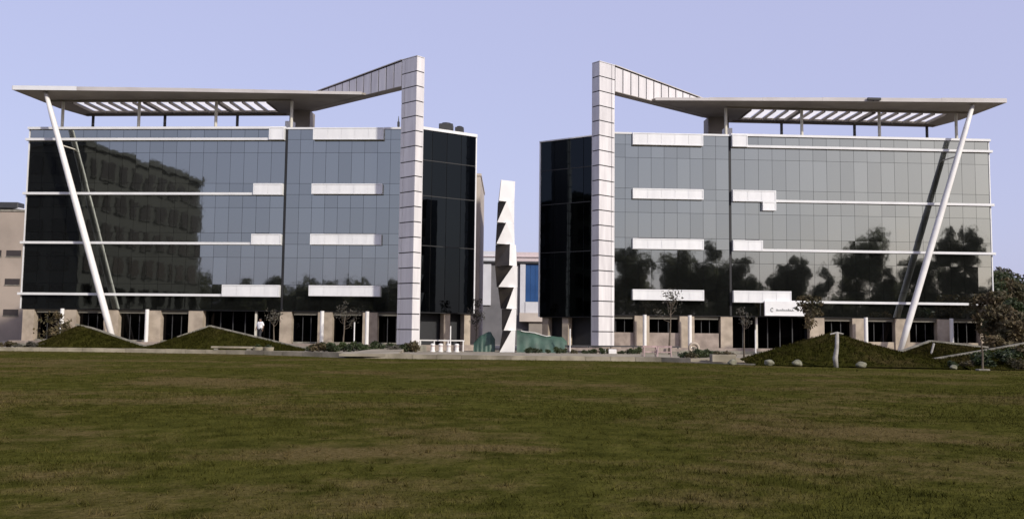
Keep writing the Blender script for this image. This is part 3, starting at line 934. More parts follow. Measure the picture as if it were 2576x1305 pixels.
# dark campus building flanking the lawn (out of frame, mirrored by the glass)
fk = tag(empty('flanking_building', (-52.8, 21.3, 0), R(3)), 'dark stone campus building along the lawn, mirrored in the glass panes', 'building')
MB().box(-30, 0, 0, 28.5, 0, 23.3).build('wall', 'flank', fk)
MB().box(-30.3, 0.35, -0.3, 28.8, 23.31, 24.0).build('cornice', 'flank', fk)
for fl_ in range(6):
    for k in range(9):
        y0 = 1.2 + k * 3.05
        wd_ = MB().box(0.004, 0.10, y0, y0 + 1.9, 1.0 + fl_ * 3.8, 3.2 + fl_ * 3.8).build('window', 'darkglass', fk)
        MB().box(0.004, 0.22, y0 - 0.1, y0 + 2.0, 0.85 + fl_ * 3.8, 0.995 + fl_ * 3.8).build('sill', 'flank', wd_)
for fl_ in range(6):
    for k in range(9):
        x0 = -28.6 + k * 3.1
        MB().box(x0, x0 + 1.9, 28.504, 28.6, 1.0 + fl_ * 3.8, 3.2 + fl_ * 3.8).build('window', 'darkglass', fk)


# ------------------------------------------------------------------ planted mounds in front
def mound(name, front, crest, back, m, label, coping=None, cop_w=0.3):
    """folded turf bank: front base line, crest line and back base line of equal length (x, y, z)"""
    root = tag(empty(name, (sum(p[0] for p in crest) / len(crest), crest[len(crest) // 2][1], 0)), label, 'mound', 'folded turf mounds')
    o = Vector(root.location)
    nx, ny = 40, 8
    rr = random.Random(name + label)

    def lin(pts, t):
        q = t * (len(pts) - 1)
        i = min(int(q), len(pts) - 2)
        return Vector(pts[i]).lerp(Vector(pts[i + 1]), q - i)
    vs, fs = [], []
    for i in range(nx + 1):
        t = i / nx
        f, c, b = lin(front, t), lin(crest, t), lin(back, t)
        for j in range(ny + 1):
            s = j / ny
            p = f.lerp(c, s)
            p.z += 0.10 * math.sin(s * math.pi) * max(0, c.z - f.z) * 0.8 + (rr.uniform(-0.07, 0.07) if 0 < j < ny else 0)
            vs.append(p - o)
        for j in range(1, 4):
            vs.append(c.lerp(b, j / 3) - o)
    row = ny + 4
    for i in range(nx):
        for j in range(row - 1):
            fs.append((i * row + j, (i + 1) * row + j, (i + 1) * row + j + 1, i * row + j + 1))
    MB().add(vs, fs).build('turf', m, root, smooth=False)
    if coping:
        for a, b in zip(coping[:-1], coping[1:]):
            a, b = Vector(a) - o, Vector(b) - o
            d = (b - a).normalized()
            side = d.cross(Vector((0, 0, 1))).normalized()
            upv = side.cross(d).normalized()
            c = (a + b) / 2 + upv * 0.05
            MB().obb(c, d * ((b - a).length / 2 - 0.01), side * cop_w / 2, upv * 0.055).build('coping', 'coping', root)
    # short grass on the bank
    n = 9000
    P_ = []
    for _ in range(n):
        t, s = rr.random(), rr.random() ** 0.8
        f, c = lin(front, t), lin(crest, t)
        p = f.lerp(c, s)
        p.z += 0.08 * math.sin(s * math.pi) * max(0, c.z - f.z)
        P_.append(p - o)
    P_ = np.array([tuple(p) for p in P_])
    hh = RNG.uniform(0.06, 0.17, (n, 1))
    an = RNG.uniform(0, 2 * np.pi, (n, 1))
    w = 0.03
    a = P_ + np.hstack([np.cos(an) * w, np.sin(an) * w, np.zeros((n, 1))])
    b = P_ - np.hstack([np.cos(an) * w, np.sin(an) * w, np.zeros((n, 1))])
    tip = P_ + np.hstack([RNG.normal(0, 0.05, (n, 2)), hh])
    me = raw_mesh('grass', np.stack([a, b, tip], 1).reshape(-1, 3), 3, m)
    tag(link('grass', me, root), kind='stuff')
    return root


mound('turf_mound', [(-37.8, 72.4, 0.24), (-33.6, 71.2, 0.24), (-28.7, 71.2, 0.24)],
      [(-37.4, 73.8, 0.3), (-33.9, 73.8, 2.02), (-28.6, 73.6, 0.26)],
      [(-37.4, 75.2, 0.24), (-33.9, 75.6, 0.24), (-28.6, 74.0, 0.24)], 'moundturf',
      'steep dark green turf mound beneath the leaning column, by the tan block',
      [(-34.3, 73.84, 2.0), (-33.0, 73.75, 1.74), (-28.5, 73.6, 0.30)])
mound('turf_mound', [(-28.4, 71.0, 0.24), (-22.6, 70.2, 0.24), (-15.2, 69.0, 0.24)],
      [(-28.2, 72.8, 0.26), (-23.6, 73.4, 2.0), (-15.9, 72.6, 0.28)],
      [(-28.2, 74.6, 0.24), (-23.6, 75.2, 0.24), (-15.4, 74.6, 0.24)], 'moundturf',
      'long low turf mound with the person in white behind it',
      [(-26.0, 73.12, 1.10), (-23.6, 73.4, 2.0), (-19.6, 73.0, 1.13), (-15.9, 72.6, 0.32)])
mound('turf_mound', [(14.2, 55.6, 0.02), (20.4, 53.3, 0.02), (26.6, 52.0, 0.02)],
      [(14.6, 60.0, 0.2), (20.45, 60.0, 1.98), (25.8, 59.4, 0.35)],
      [(15.2, 62.0, 0.24), (20.9, 63.5, 0.24), (25.9, 61.5, 0.24)], 'drymound',
      'broad worn turf mound with the pale bent post before it',
      None)
mound('turf_mound', [(25.9, 59.9, 0.05), (28.2, 58.6, 0.05), (31.0, 58.6, 0.05)],
      [(26.0, 62.2, 0.72), (27.9, 62.4, 1.42), (31.4, 62.2, 1.05)],
      [(26.0, 64.5, 0.24), (27.9, 65.0, 0.24), (31.4, 64.5, 0.24)], 'drymound',
      'small shadowed turf fold below the leaning column, between two larger mounds',
      [(25.6, 62.2, 0.66), (27.9, 62.4, 1.46), (31.6, 62.2, 1.08)])
mound('turf_mound', [(25.2, 51.6, 0.02), (30.6, 49.6, 0.02), (40.0, 47.0, 0.02)],
      [(25.9, 57.4, 0.35), (31.0, 57.0, 1.32), (38.0, 56.4, 2.75)],
      [(25.9, 58.4, 0.05), (31.0, 58.3, 0.05), (38.0, 58.6, 0.05)], 'drymound',
      'dark turf bank rising out of the picture before the trees',
      [(25.8, 57.42, 0.36), (29.5, 57.1, 1.05), (33.5, 56.8, 1.84), (36.6, 56.52, 2.46)])


# ------------------------------------------------------------------ vegetation
def leaf_cloud(n, centres, radii, size, seed, flat=0.75):
    rg = np.random.default_rng(seed)
    ci = rg.integers(0, len(centres), n)
    c = np.array(centres)[ci]
    r = np.array(radii)[ci][:, None]
    d = rg.normal(size=(n, 3))
    d /= np.linalg.norm(d, axis=1, keepdims=True)
    rad = rg.random((n, 1)) ** 0.45
    p = c + d * rad * r * np.array([1, 1, flat])
    u = rg.normal(size=(n, 3))
    u /= np.linalg.norm(u, axis=1, keepdims=True)
    w = np.cross(u, rg.normal(size=(n, 3)))
    w /= np.linalg.norm(w, axis=1, keepdims=True)
    s = size * rg.uniform(0.6, 1.3, (n, 1))
    return np.stack([p - u * s, p + w * s * 0.5, p + u * s, p - w * s * 0.5], 1).reshape(-1, 3)


def tree(name, loc, h, crown_r, leaf='leaf', nleaf=2500, leaf_size=0.28, seed=1, trunk_r=0.2, clear=0.35, label='', cat='tree', group=None, bark='bark', tall=1.0):
    rg = random.Random(seed)
    root = tag(empty(name, loc), label, cat, group)
    lean = Vector((rg.uniform(-0.04, 0.04) * h, rg.uniform(-0.04, 0.04) * h, 0))
    tk = MB()
    pts = [Vector((0, 0, -0.05)), lean * 0.3 + Vector((0, 0, h * clear * 0.6)), lean * 0.7 + Vector((0, 0, h * clear)), lean + Vector((0, 0, h * 0.8))]
    tk.tube(pts, [trunk_r * 1.25, trunk_r, trunk_r * 0.8, trunk_r * 0.2], 8)
    cs, rs = [], []
    nb = 9
    for i in range(nb):
        t = rg.uniform(0.0, 1.0)
        b0 = pts[2].lerp(pts[3], t * 0.8)
        an = i * 2.4 + rg.uniform(-0.4, 0.4)
        rr = crown_r * rg.uniform(0.45, 0.95) * (1 - 0.45 * t)
        zt_ = h * (clear + 0.08) + (h * (0.94 - clear)) * (0.15 + 0.85 * t) * rg.uniform(0.8, 1.0)
        tip = lean + Vector((math.cos(an) * rr, math.sin(an) * rr, zt_))
        mid = b0.lerp(tip, 0.5) + Vector((0, 0, -0.04 * h))
        tk.tube([b0, mid, tip], [trunk_r * 0.4, trunk_r * 0.25, trunk_r * 0.06], 5)
        cs.append(tuple(tip))
        rs.append(crown_r * rg.uniform(0.28, 0.5))
        cs.append(tuple(b0.lerp(tip, 0.6) + Vector((rg.uniform(-1, 1), rg.uniform(-1, 1), rg.uniform(0, 1))) * crown_r * 0.25))
        rs.append(crown_r * rg.uniform(0.22, 0.4))
    cs.append(tuple(lean + Vector((0, 0, h * 0.93))))
    rs.append(crown_r * 0.3)
    tk.build('trunk', bark, root, smooth=True)
    me = raw_mesh('crown', leaf_cloud(nleaf, cs, rs, leaf_size, seed, 0.8 * tall), 4, leaf)
    link('crown', me, root)
    return root


# young trees set in front of the buildings
tree('young_tree', (-19.0, 75.2, FZ), 3.3, 0.9, 'greyleaf', 170, 0.10, 21, 0.06, 0.45, 'dusty young tree right behind the person in white', group='young trees before the facades')
tree('young_tree', (-13.3, 74.2, FZ), 3.9, 1.25, 'greyleaf', 220, 0.10, 22, 0.06, 0.42, 'dusty young tree between two ground floor bays, nearest the facing tower', group='young trees before the facades')
tree('young_tree', (-2.9, 77.2, FZ), 4.2, 0.8, 'greyleaf', 420, 0.10, 27, 0.06, 0.35, 'slim dusty tree at the foot of the dark wing, beside the smaller tarpaulin', group='young trees before the facades')
tree('young_tree', (12.3, 73.0, FZ), 5.2, 1.35, 'greyleaf', 260, 0.10, 23, 0.07, 0.42, 'young tree reaching over the lowest white sunshade box', group='young trees before the facades')
tree('young_tree', (16.0, 64.5, 0.2), 3.6, 0.8, 'greyleaf', 130, 0.09, 24, 0.05, 0.5, 'nearly bare sapling before the dark entrance', group='young trees before the facades')
tree('young_tree', (23.3, 73.0, FZ), 4.9, 1.25, 'brownleaf', 800, 0.14, 25, 0.07, 0.3, 'brownish young tree overlapping the end of the white sign board', group='young trees before the facades')
tree('young_tree', (-36.3, 75.0, FZ), 2.6, 1.5, 'brownleaf', 700, 0.13, 26, 0.07, 0.2, 'brownish bushy tree in the corner bay by the tan block', group='young trees before the facades')

# trees at the right edge
sp = [(43.2, 82.0, 6.2, 2.4, 'leaf', 31, 'dark green tree against the outer corner of the building'),
      (40.5, 76.5, 4.9, 2.2, 'brownleaf', 32, 'rust brown tree standing before the green one at the corner'),
      (37.0, 69.0, 3.3, 1.6, 'brownleaf', 33, 'low brown bushy tree above the bank, at the building corner'),
      (48.8, 92.0, 7.6, 2.8, 'leaf', 34, 'tall hazy green tree behind the others at the picture edge'),
      (39.2, 71.5, 4.2, 2.0, 'leaf', 35, 'green bushy tree behind the dark turf bank'),
      (46.8, 88.0, 6.5, 2.5, 'brownleaf', 36, 'tall brown tree close behind the building corner'),
      (36.2, 66.5, 2.5, 1.3, 'brownleaf', 37, 'low rusty bush right above the coping of the bank'),
      (45.2, 82.0, 6.0, 2.6, 'brownleaf', 38, 'rusty tree between the green ones at the picture edge')]
for x, y, h, r, lf, sd, lb in sp:
    tree('leafy_tree', (x - 0.9, y, 0.1), h * 1.08, r * 1.1, lf, 5200, 0.17, sd, 0.14, 0.06, lb, group='trees at the end of the buildings')
far = None
for k, (x, y, h) in enumerate([(87, 168, 13.5), (92, 174, 14.8), (94, 166, 13.6), (99, 176, 15), (-112, 190, 10)]):
    tree('distant_tree', (x, y, -0.05), h, 5.0, 'greyleaf', 2200, 0.5, 60 + k, 0.3, 0.2,  # far haze is put into the grey leaf colour here
         'distant greyish tree on the skyline, ' + NTH[k] + ' from the building corner' if x > 0 else 'distant tree hidden past the tan block', group='distant trees on the skyline' if x > 0 else None)

# low shrubs along the forecourt edge
protos = []
for k in range(4):
    r_ = 0.5
    me = raw_mesh('foliage', leaf_cloud(420, [(0, 0, 0.3), (0.3, 0.1, 0.25), (-0.3, 0, 0.25), (0.05, -0.2, 0.42)], [0.36, 0.3, 0.3, 0.25], 0.085, 80 + k, 0.8), 4,
                  ['leaf', 'greyleaf', 'leaf', 'brownleaf'][k])
    stem = MB()
    for q_ in range(5):
        stem.tube([(0, 0, -0.03), (0.3 * math.cos(q_ * 1.3 + k), 0.3 * math.sin(q_ * 1.3 + k), 0.4)], [0.025, 0.008], 5)
    s_ = stem.build('stem', 'bark')
    protos.append((me, s_.data))
    bpy.data.objects.remove(s_)
SR = random.Random(9)


def shrub(x, y, z, s, k, label, group):
    r_ = tag(empty('shrub', (x, y, z), SR.uniform(0, 6)), label, 'shrub', group)
    r_.scale = (s * SR.uniform(0.9, 1.3), s * SR.uniform(0.9, 1.3), s * SR.uniform(0.8, 1.1))
    link('foliage', protos[k][0], r_)
    link('stem', protos[k][1], r_)


for i in range(15):
    shrub(-14.8 + i * 0.52 + SR.uniform(-0.2, 0.2), 69.5 + SR.uniform(-2.5, 4), FZ, SR.uniform(0.8, 1.35), SR.choice([0, 0, 1, 2, 3]),
          'low scruffy shrub before the bays beside the tower, ' + NTH[14 - i] + ' from the tower', 'scruffy shrubs before the tower of the building that mirrors a block')
for i in range(13):
    shrub(1.4 + i * 0.7 + SR.uniform(-0.2, 0.2), 72.2 + SR.uniform(-0.8, 0.8), FZ, SR.uniform(0.5, 0.85), SR.choice([0, 0, 2, 3]),
          'low dark shrub below the pinkish plinth wall, ' + NTH[i] + ' from the pylon', 'dark shrubs below the pinkish wall')
for i in range(8):
    shrub(11.2 + i * 0.42, 62.0 + SR.uniform(-2, 2), FZ, SR.uniform(0.7, 1.1), SR.choice([0, 2, 3]),
          'low shrub beside the stone ring and mound foot, ' + NTH[i] + ' from the ring', 'shrubs between stone ring and mound')
for i in range(12):
    shrub(25.0 + i * 0.72 + SR.uniform(-0.2, 0.2), 52.6 - i * 0.26 + SR.uniform(-0.4, 1.5), 0.0, SR.uniform(0.7, 1.2), SR.choice([0, 0, 2, 3]),
          'dark shrub at the foot of the bank, ' + NTH[i] + ' from the broad worn mound', 'shrubs at the foot of the bank')
for i in range(14):
    t_ = (i + 0.5) / 14
    shrub(26.5 + 9.5 * t_ + SR.uniform(-0.3, 0.3), 53.5 + SR.uniform(-1.0, 1.6) - 0.6 * t_, 0.3 + 0.75 * t_, SR.uniform(0.9, 1.5), SR.choice([0, 2, 2, 3]),
          'dark shrub growing on the slope of the bank, ' + NTH[i] + ' from its low end', 'shrubs on the slope of the bank')
for i in range(6):
    shrub(-39.8 + i * 0.75, 71.6 + SR.uniform(-0.6, 1.4), FZ, SR.uniform(0.6, 1.0), SR.choice([1, 2, 3]),
          'small shrub on the sandy corner below the tan block, ' + NTH[i] + ' from the picture edge', 'shrubs on the sandy corner')

# trees behind and beside the camera, mirrored in the glass
rl = [(31, -12, 17.5, 4.6), (38, -12, 16.2, 5.2), (45.5, -11, 18.4, 5.0), (51, -10.5, 15.5, 3.6), (57.5, -10, 15.0, 2.8), (61, -9.5, 15.6, 2.8),
      (65, -9, 14.8, 2.6), (72.5, -8, 19.6, 5.4), (77.5, -8, 14.5, 2.6), (83, -7, 15.8, 3.6), (87.5, -6.5, 22.4, 3.4), (91.0, -5, 21.0, 3.0), (97, -6, 13, 2.6), (101, -5.5, 22.5, 2.6)]
for k, (x, y, h, r) in enumerate(rl):
    tree('garden_tree', (x, y, -0.05), h, r, 'gardenleaf', 5200, 0.5, 100 + k, 0.32, 0.16,
         'tall garden tree behind the viewer, ' + NTH[k] + ' of its row from the lawn axis', group='garden trees mirrored in the glass', tall=1.5)
for k, (x, y, h) in enumerate([(-63, -20, 12), (-57, -21, 13), (-50, -22, 11), (-43, -23, 11), (-36, -23, 11.5), (-28, -24, 11), (-20, -26, 12), (-10, -28, 11), (2, -29, 12), (14, -27, 12.5), (23, -20, 13)]):
    tree('garden_tree', (x, y, -0.05), h * 0.9, 6.2, 'gardenleaf', 5200, 0.5, 130 + k, 0.3, 0.05,
         'rounded garden tree across the lawn behind the viewer, ' + NTH[k] + ' from the dark campus building', group='tree row across the lawn')

_n = 56000
_x = RNG.uniform(-130, 150, _n)
_hh = 11.0 + 1.6 * np.sin(_x * 0.21) + 1.2 * np.sin(_x * 0.53 + 1) + 0.8 * np.sin(_x * 1.3)
_p = np.stack([_x, RNG.uniform(-44, -36, _n), RNG.random(_n) ** 0.9 * _hh], 1)
_u = RNG.normal(size=(_n, 3))
_u /= np.linalg.norm(_u, axis=1, keepdims=True)
_w = np.cross(_u, RNG.normal(size=(_n, 3)))
_w /= np.linalg.norm(_w, axis=1, keepdims=True)
_s = RNG.uniform(0.4, 0.8, (_n, 1))
tb_ = link('treeline', raw_mesh('treeline', np.stack([_p - _u * _s, _p + _w * _s * 0.6, _p + _u * _s, _p - _w * _s * 0.6], 1).reshape(-1, 3), 4, 'gardenleaf'))
tag(tb_, 'dense belt of trees far across the lawn behind the viewer', 'treeline', kind='stuff')

# ------------------------------------------------------------------ small things before the buildings
# boulders at the lawn edge
for k, (x, y, s) in enumerate([(13.0, 55.2, 0.24), (15.1, 55.0, 0.26), (16.5, 54.2, 0.27), (19.7, 52.8, 0.25), (24.3, 51.6, 0.17)]):
    bm = bmesh.new()
    bmesh.ops.create_icosphere(bm, subdivisions=3, radius=1)
    rg = random.Random(200 + k)
    ph = [rg.uniform(0, 6) for _ in range(4)]
    for v in bm.verts:
        c = v.co
        f = 1 + 0.14 * math.sin(3 * c.x + ph[0]) * math.sin(2.6 * c.y + ph[1]) + 0.1 * math.sin(4 * c.z + ph[2] + c.x * 2)
        v.co = Vector((c.x * 1.15, c.y, c.z * 0.78)) * f * s
    me = bpy.data.meshes.new('boulder')
    bm.to_mesh(me)
    bm.free()
    me.polygons.foreach_set('use_smooth', [True] * len(me.polygons))
    me.materials.append(M['boulder'])
    o = link('boulder', me)
    o.location = (x, y, 0.02 + s * 0.45)
    tag(o, ['pale boulder nearest the stone ring at the lawn edge', 'pale boulder beside the bare sapling', 'pale boulder between the sapling and the bent post',
            'pale boulder just past the bent post', 'smallest boulder at the far end of the worn mound'][k], 'boulder', 'pale boulders along the lawn edge')

# pale bent post with short cross-piece, thin post on the bank
bp_ = tag(empty('bent_post', (18.5, 53.4, 0)), 'pale bent wooden post with short cross-piece before the worn mound', 'post')
MB().tube([(-0.02, 0, -0.05), (-0.06, 0, 0.5), (0.05, 0.02, 1.1), (0.08, 0.02, 1.95)], [0.13, 0.14, 0.11, 0.10], 10).build('shaft', 'palebark', bp_, smooth=True)
MB().tube([(-0.32, 0, 1.84), (0.08, 0, 1.93), (0.42, 0, 1.86)], [0.04, 0.055, 0.04], 8).build('cross_piece', 'palebark', bp_)
tp = tag(empty('thin_post', (25.1, 50.0, 0)), 'thin grey post on a small base slab before the dark bank', 'post')
MB().tube([(0, 0, 0.06), (0.02, 0, 0.9), (-0.05, 0, 1.55)], [0.055, 0.05, 0.04], 8).build('shaft', 'bark', tp)
MB().box(-0.3, 0.3, -0.2, 0.2, -0.02, 0.07).build('slab', 'coping', tp, bevel=0.02)
lp = tag(empty('leaning_prop', (27.2, 60.6, 0.05)), 'grey prop leaning across the shadowed turf fold', 'prop')
MB().tube([(-0.25, 0.0, 0.0), (0.25, 0.3, 1.3)], 0.07, 8).build('shaft', 'palebark', lp)

# white bollards by the left tower and a rail
for k in range(4):
    b_ = empty('bollard', (-6.05 + k * 0.62, 72.6, FZ))
    MB().lathe((0, 0, 0), [(0.20, 0), (0.20, 0.06), (0.16, 0.08), (0.16, 0.50), (0.18, 0.52), (0.18, 0.58), (0.1, 0.64)], 14).build('body', 'column', b_, smooth=False)
    MB().lathe((0, 0, 0.40), [(0.165, 0), (0.165, 0.05)], 14).build('band', 'pinkwood', b_)
    tag(b_, ['white bollard closest to the facing tower', 'second white bollard from the facing tower', 'third white bollard from the facing tower', 'white bollard of the row closest to the pylon'][k],
        'bollard', 'row of white bollards')
rl_ = tag(empty('low_rail', (-5.6, 74.6, 0.70)), 'pale low rail on short posts above the white bollards', 'railing')
MB().box(-1.7, 1.9, -0.04, 0.04, 0.36, 0.45).build('rail', 'column', rl_)
for sx in (-1.6, -0.5, 0.6, 1.8):
    MB().box(sx - 0.04, sx + 0.04, -0.035, 0.035, -0.46, 0.358).build('post', 'column', rl_)
for k, (x, y, h, lb) in enumerate([(-4.75, 73.4, 2.0, 'thin pale pole rising behind the white bollards'), (-12.05, 72.0, 2.2, 'thin pale pole before the bays beside the tower'),
                                   (4.6, 73.2, 1.9, 'thin pale pole past the end of the larger tarpaulin'), (17.2, 66.0, 1.9, 'thin white pole in the mouth of the dark entrance')]):
    pp = tag(empty('pole', (x, y, FZ)), lb, 'pole', 'thin pale poles')
    MB().tube([(0, 0, 0), (0, 0, h)], [0.05, 0.045], 8).build('shaft', 'column', pp)
    MB().lathe((0, 0, 0), [(0.12, 0), (0.12, 0.05), (0.06, 0.07)], 10).build('foot', 'coping', pp)

# low white bench slab and pale stones on the left of the kerb
bn = tag(empty('stone_bench', (-20.4, 68.9, 0.24)), 'long pale stone slab bench at the lawn edge before the long mound', 'bench')
MB().box(-1.55, 1.55, -0.25, 0.25, 0.16, 0.30).build('slab', 'kerb', bn, bevel=0.02)
for sx in (-1.2, 1.2):
    MB().box(sx - 0.15, sx + 0.15, -0.2, 0.2, 0, 0.158).build('block', 'coping', bn)
for k, (x, y) in enumerate([(-18.3, 67.9), (-17.4, 67.4)]):
    w_ = tag(empty('ring_planter', (x, y, FZ)), ['pale ring planter next to the stone bench', 'pale ring planter farther from the stone bench'][k], 'planter', 'pale ring planters')
    MB().lathe((0, 0, 0), [(0.34, 0), (0.38, 0.28), (0.30, 0.30), (0.27, 0.2)], 16).build('ring', 'kerb', w_)
    me = raw_mesh('plant', leaf_cloud(120, [(0, 0, 0.3)], [0.26], 0.07, 300 + k), 4, 'leaf')
    link('plant', me, w_)

# stone ring on a base, pink trestles, concrete block
rg_ = tag(empty('stone_ring', (12.55, 64.4, 0.24)), 'upright pale stone ring on a stepped base beside the slender column', 'sculpture')
tor = MB()
nR, nr = 20, 8
vs, fs = [], []
for i in range(nR):
    A = 2 * math.pi * i / nR
    for j in range(nr):
        Bq = 2 * math.pi * j / nr
        rad = 0.31 + 0.11 * math.cos(Bq)
        vs.append((rad * math.cos(A), 0.14 * math.sin(Bq), 0.60 + rad * math.sin(A)))
for i in range(nR):
    for j in range(nr):
        fs.append((i * nr + j, ((i + 1) % nR) * nr + j, ((i + 1) % nR) * nr + (j + 1) % nr, i * nr + (j + 1) % nr))
tor.add(vs, fs).build('ring', 'stone', rg_, smooth=True)
MB().lathe((0, 0, 0.60), [(0.001, -0.1), (0.1, -0.08), (0.12, 0.0), (0.1, 0.08), (0.001, 0.1)], 12).build('hub', 'coping', rg_)
MB().box(-0.5, 0.5, -0.35, 0.35, 0, 0.14).build('base', 'coping', rg_, bevel=0.02)
MB().box(-0.3, 0.3, -0.25, 0.25, 0.142, 0.20).build('base_step', 'stone', rg_)
for k, (x, y, lb) in enumerate([(10.35, 63.4, 'faded pink trestle with splayed legs nearer the stone ring'), (9.45, 63.9, 'faded pink trestle with splayed legs nearer the tower')]):
    t_ = tag(empty('trestle', (x, y, 0.24), R(8 * (k * 2 - 1))), lb, 'trestle', 'pink trestles before the pinkish wall')
    MB().box(-0.52, 0.52, -0.06, 0.06, 0.62, 0.74).build('top_bar', 'pinkwood', t_)
    for sx in (-0.42, 0.42):
        for sy in (-1, 1):
            MB().tube([(sx, sy * 0.03, 0.66), (sx * 1.1, sy * 0.3, 0.0)], 0.04, 6).build('leg', 'pinkwood', t_)
    MB().box(-0.45, 0.45, -0.2, -0.16, 0.28, 0.36).build('brace', 'pinkwood', t_)
cb = tag(empty('planter_box', (13.35, 59.2, 0.1)), 'low pale concrete planter box at the lawn corner past the stone ring', 'planter')
MB().box(-0.75, 0.75, -0.4, 0.4, -0.05, 0.42).build('box', 'kerb', cb, bevel=0.02)
link('plant', raw_mesh('plant', leaf_cloud(200, [(-0.3, 0, 0.45), (0.3, 0, 0.45)], [0.3, 0.3], 0.07, 310), 4, 'brownleaf'), cb)
# white blocks and rail below the right tower
for k, x in enumerate((7.05, 7.75)):
    o = MB().box(-0.2 - 0.1 * k, 0.2 + 0.1 * k, -0.18, 0.18, 0, 0.36).build('white_block', 'column', bevel=0.03)
    o.location = (x, 71.8, FZ)
    tag(o, ['smaller white block on the bed below the facing tower', 'wider white block on the bed below the facing tower'][k] + ', right of the pylon', 'block', 'white blocks')
lr = tag(empty('low_rail', (8.6, 73.4, 0.24)), 'long low dark rail with pale band in front of the pinkish wall', 'railing')
MB().box(-4.4, 4.6, -0.05, 0.05, 0.52, 0.62).build('rail', 'darksteel', lr)
MB().box(-4.4, 4.6, -0.045, 0.045, 0.20, 0.42).build('band', 'pinkstone', lr)
for sx in np.arange(-4.3, 4.7, 1.75):
    MB().box(sx - 0.05, sx + 0.05, -0.04, 0.04, 0, 0.518).build('post', 'darksteel', lr)
cr_ = tag(empty('stone_slab', (-9.0, 62.4, 0.2)), 'sandy ramp slab leading up to the foot of the tower', 'ramp')
MB().prism([(-2.2, -1.2), (1.6, -1.2), (0.9, 9.2), (-0.9, 9.2)], -0.1, [0.08, 0.08, 0.3, 0.3]).build('slab', 'paving', cr_)


# ------------------------------------------------------------------ the person in white
def skin_part(name, chain, edges_, radii, m, parent, root_i=0, sub=2):
    me = bpy.data.meshes.new(name)
    me.from_pydata(chain, edges_, [])
    o = link(name, me, parent)
    o.modifiers.new('skin', 'SKIN')
    for i, sv in enumerate(me.skin_vertices[0].data):
        r_ = radii[i]
        sv.radius = r_ if hasattr(r_, '__len__') else (r_, r_)
        sv.use_root = (i == root_i)
    o.modifiers['skin'].use_smooth_shade = True
    ss = o.modifiers.new('sub', 'SUBSURF')
    ss.levels = ss.render_levels = sub
    me.materials.append(M[m])
    return o


pr = tag(empty('person', (-19.68, 73.45, 0.93), R(-25)), 'person in white shirt and dark trousers walking behind the long mound', 'person')
J = dict(pel=(0, 0, 0.92), sp=(0, 0.0, 1.14), ch=(0, 0.01, 1.34), nk=(0, 0.0, 1.47), hd=(0, -0.02, 1.60), tp=(0, -0.01, 1.70),
         ls=(0.17, 0.01, 1.40), le=(0.24, 0.10, 1.14), lw=(0.25, 0.0, 0.92), rs=(-0.17, 0.01, 1.40), re=(-0.24, -0.06, 1.14), rw=(-0.23, -0.22, 0.95),
         lh=(0.09, 0, 0.88), lk=(0.10, -0.14, 0.50), la=(0.10, -0.16, 0.09), lt=(0.10, -0.32, 0.03),
         rh=(-0.09, 0, 0.88), rk=(-0.10, 0.06, 0.49), ra=(-0.10, 0.26, 0.13), rt=(-0.10, 0.16, 0.03))
ks = list(J)
ed = [('pel', 'sp'), ('sp', 'ch'), ('ch', 'nk'), ('nk', 'hd'), ('hd', 'tp'), ('ch', 'ls'), ('ls', 'le'), ('le', 'lw'), ('ch', 'rs'), ('rs', 're'), ('re', 'rw'),
      ('pel', 'lh'), ('lh', 'lk'), ('lk', 'la'), ('la', 'lt'), ('pel', 'rh'), ('rh', 'rk'), ('rk', 'ra'), ('ra', 'rt')]
rd = dict(pel=0.12, sp=0.115, ch=0.13, nk=0.055, hd=0.125, tp=0.09, ls=0.06, le=0.045, lw=0.033, rs=0.06, re=0.045, rw=0.033,
          lh=0.09, lk=0.06, la=0.045, lt=0.04, rh=0.09, rk=0.06, ra=0.045, rt=0.04)
skin_part('body', [J[k] for k in ks], [(ks.index(a), ks.index(b)) for a, b in ed], [rd[k] for k in ks], 'skin', pr)
kc = ['pel', 'sp', 'ch', 'ls', 'le', 'rs', 're']
ec = [('pel', 'sp'), ('sp', 'ch'), ('ch', 'ls'), ('ls', 'le'), ('ch', 'rs'), ('rs', 're')]
rc = dict(pel=(0.27, 0.22), sp=(0.25, 0.20), ch=(0.26, 0.22), ls=0.125, le=0.10, rs=0.125, re=0.10)
JJ = dict(J)
JJ['pel'] = (0, 0, 0.80)
skin_part('shirt', [JJ[k] for k in kc], [(kc.index(a), kc.index(b)) for a, b in ec], [rc[k] for k in kc], 'shirt', pr)
kt = ['pel', 'lh', 'lk', 'la', 'rh', 'rk', 'ra']
et = [('pel', 'lh'), ('lh', 'lk'), ('lk', 'la'), ('pel', 'rh'), ('rh', 'rk'), ('rk', 'ra')]
rtq = dict(pel=0.18, lh=0.14, lk=0.11, la=0.095, rh=0.14, rk=0.11, ra=0.095)
skin_part('trousers', [J[k] for k in kt], [(kt.index(a), kt.index(b)) for a, b in et], [rtq[k] for k in kt], 'trouser', pr)
skin_part('hair', [(0, 0.015, 1.62), (0, 0.02, 1.68), (0, -0.02, 1.72)], [(0, 1), (1, 2)], [0.12, 0.13, 0.09], 'hair', pr)
for a_, b_ in (('la', 'lt'), ('ra', 'rt')):
    skin_part('shoe', [tuple(Vector(J[a_]) - Vector((0, 0, 0.03))), J[b_]], [(0, 1)], [0.055, 0.05], 'black', pr, sub=1)
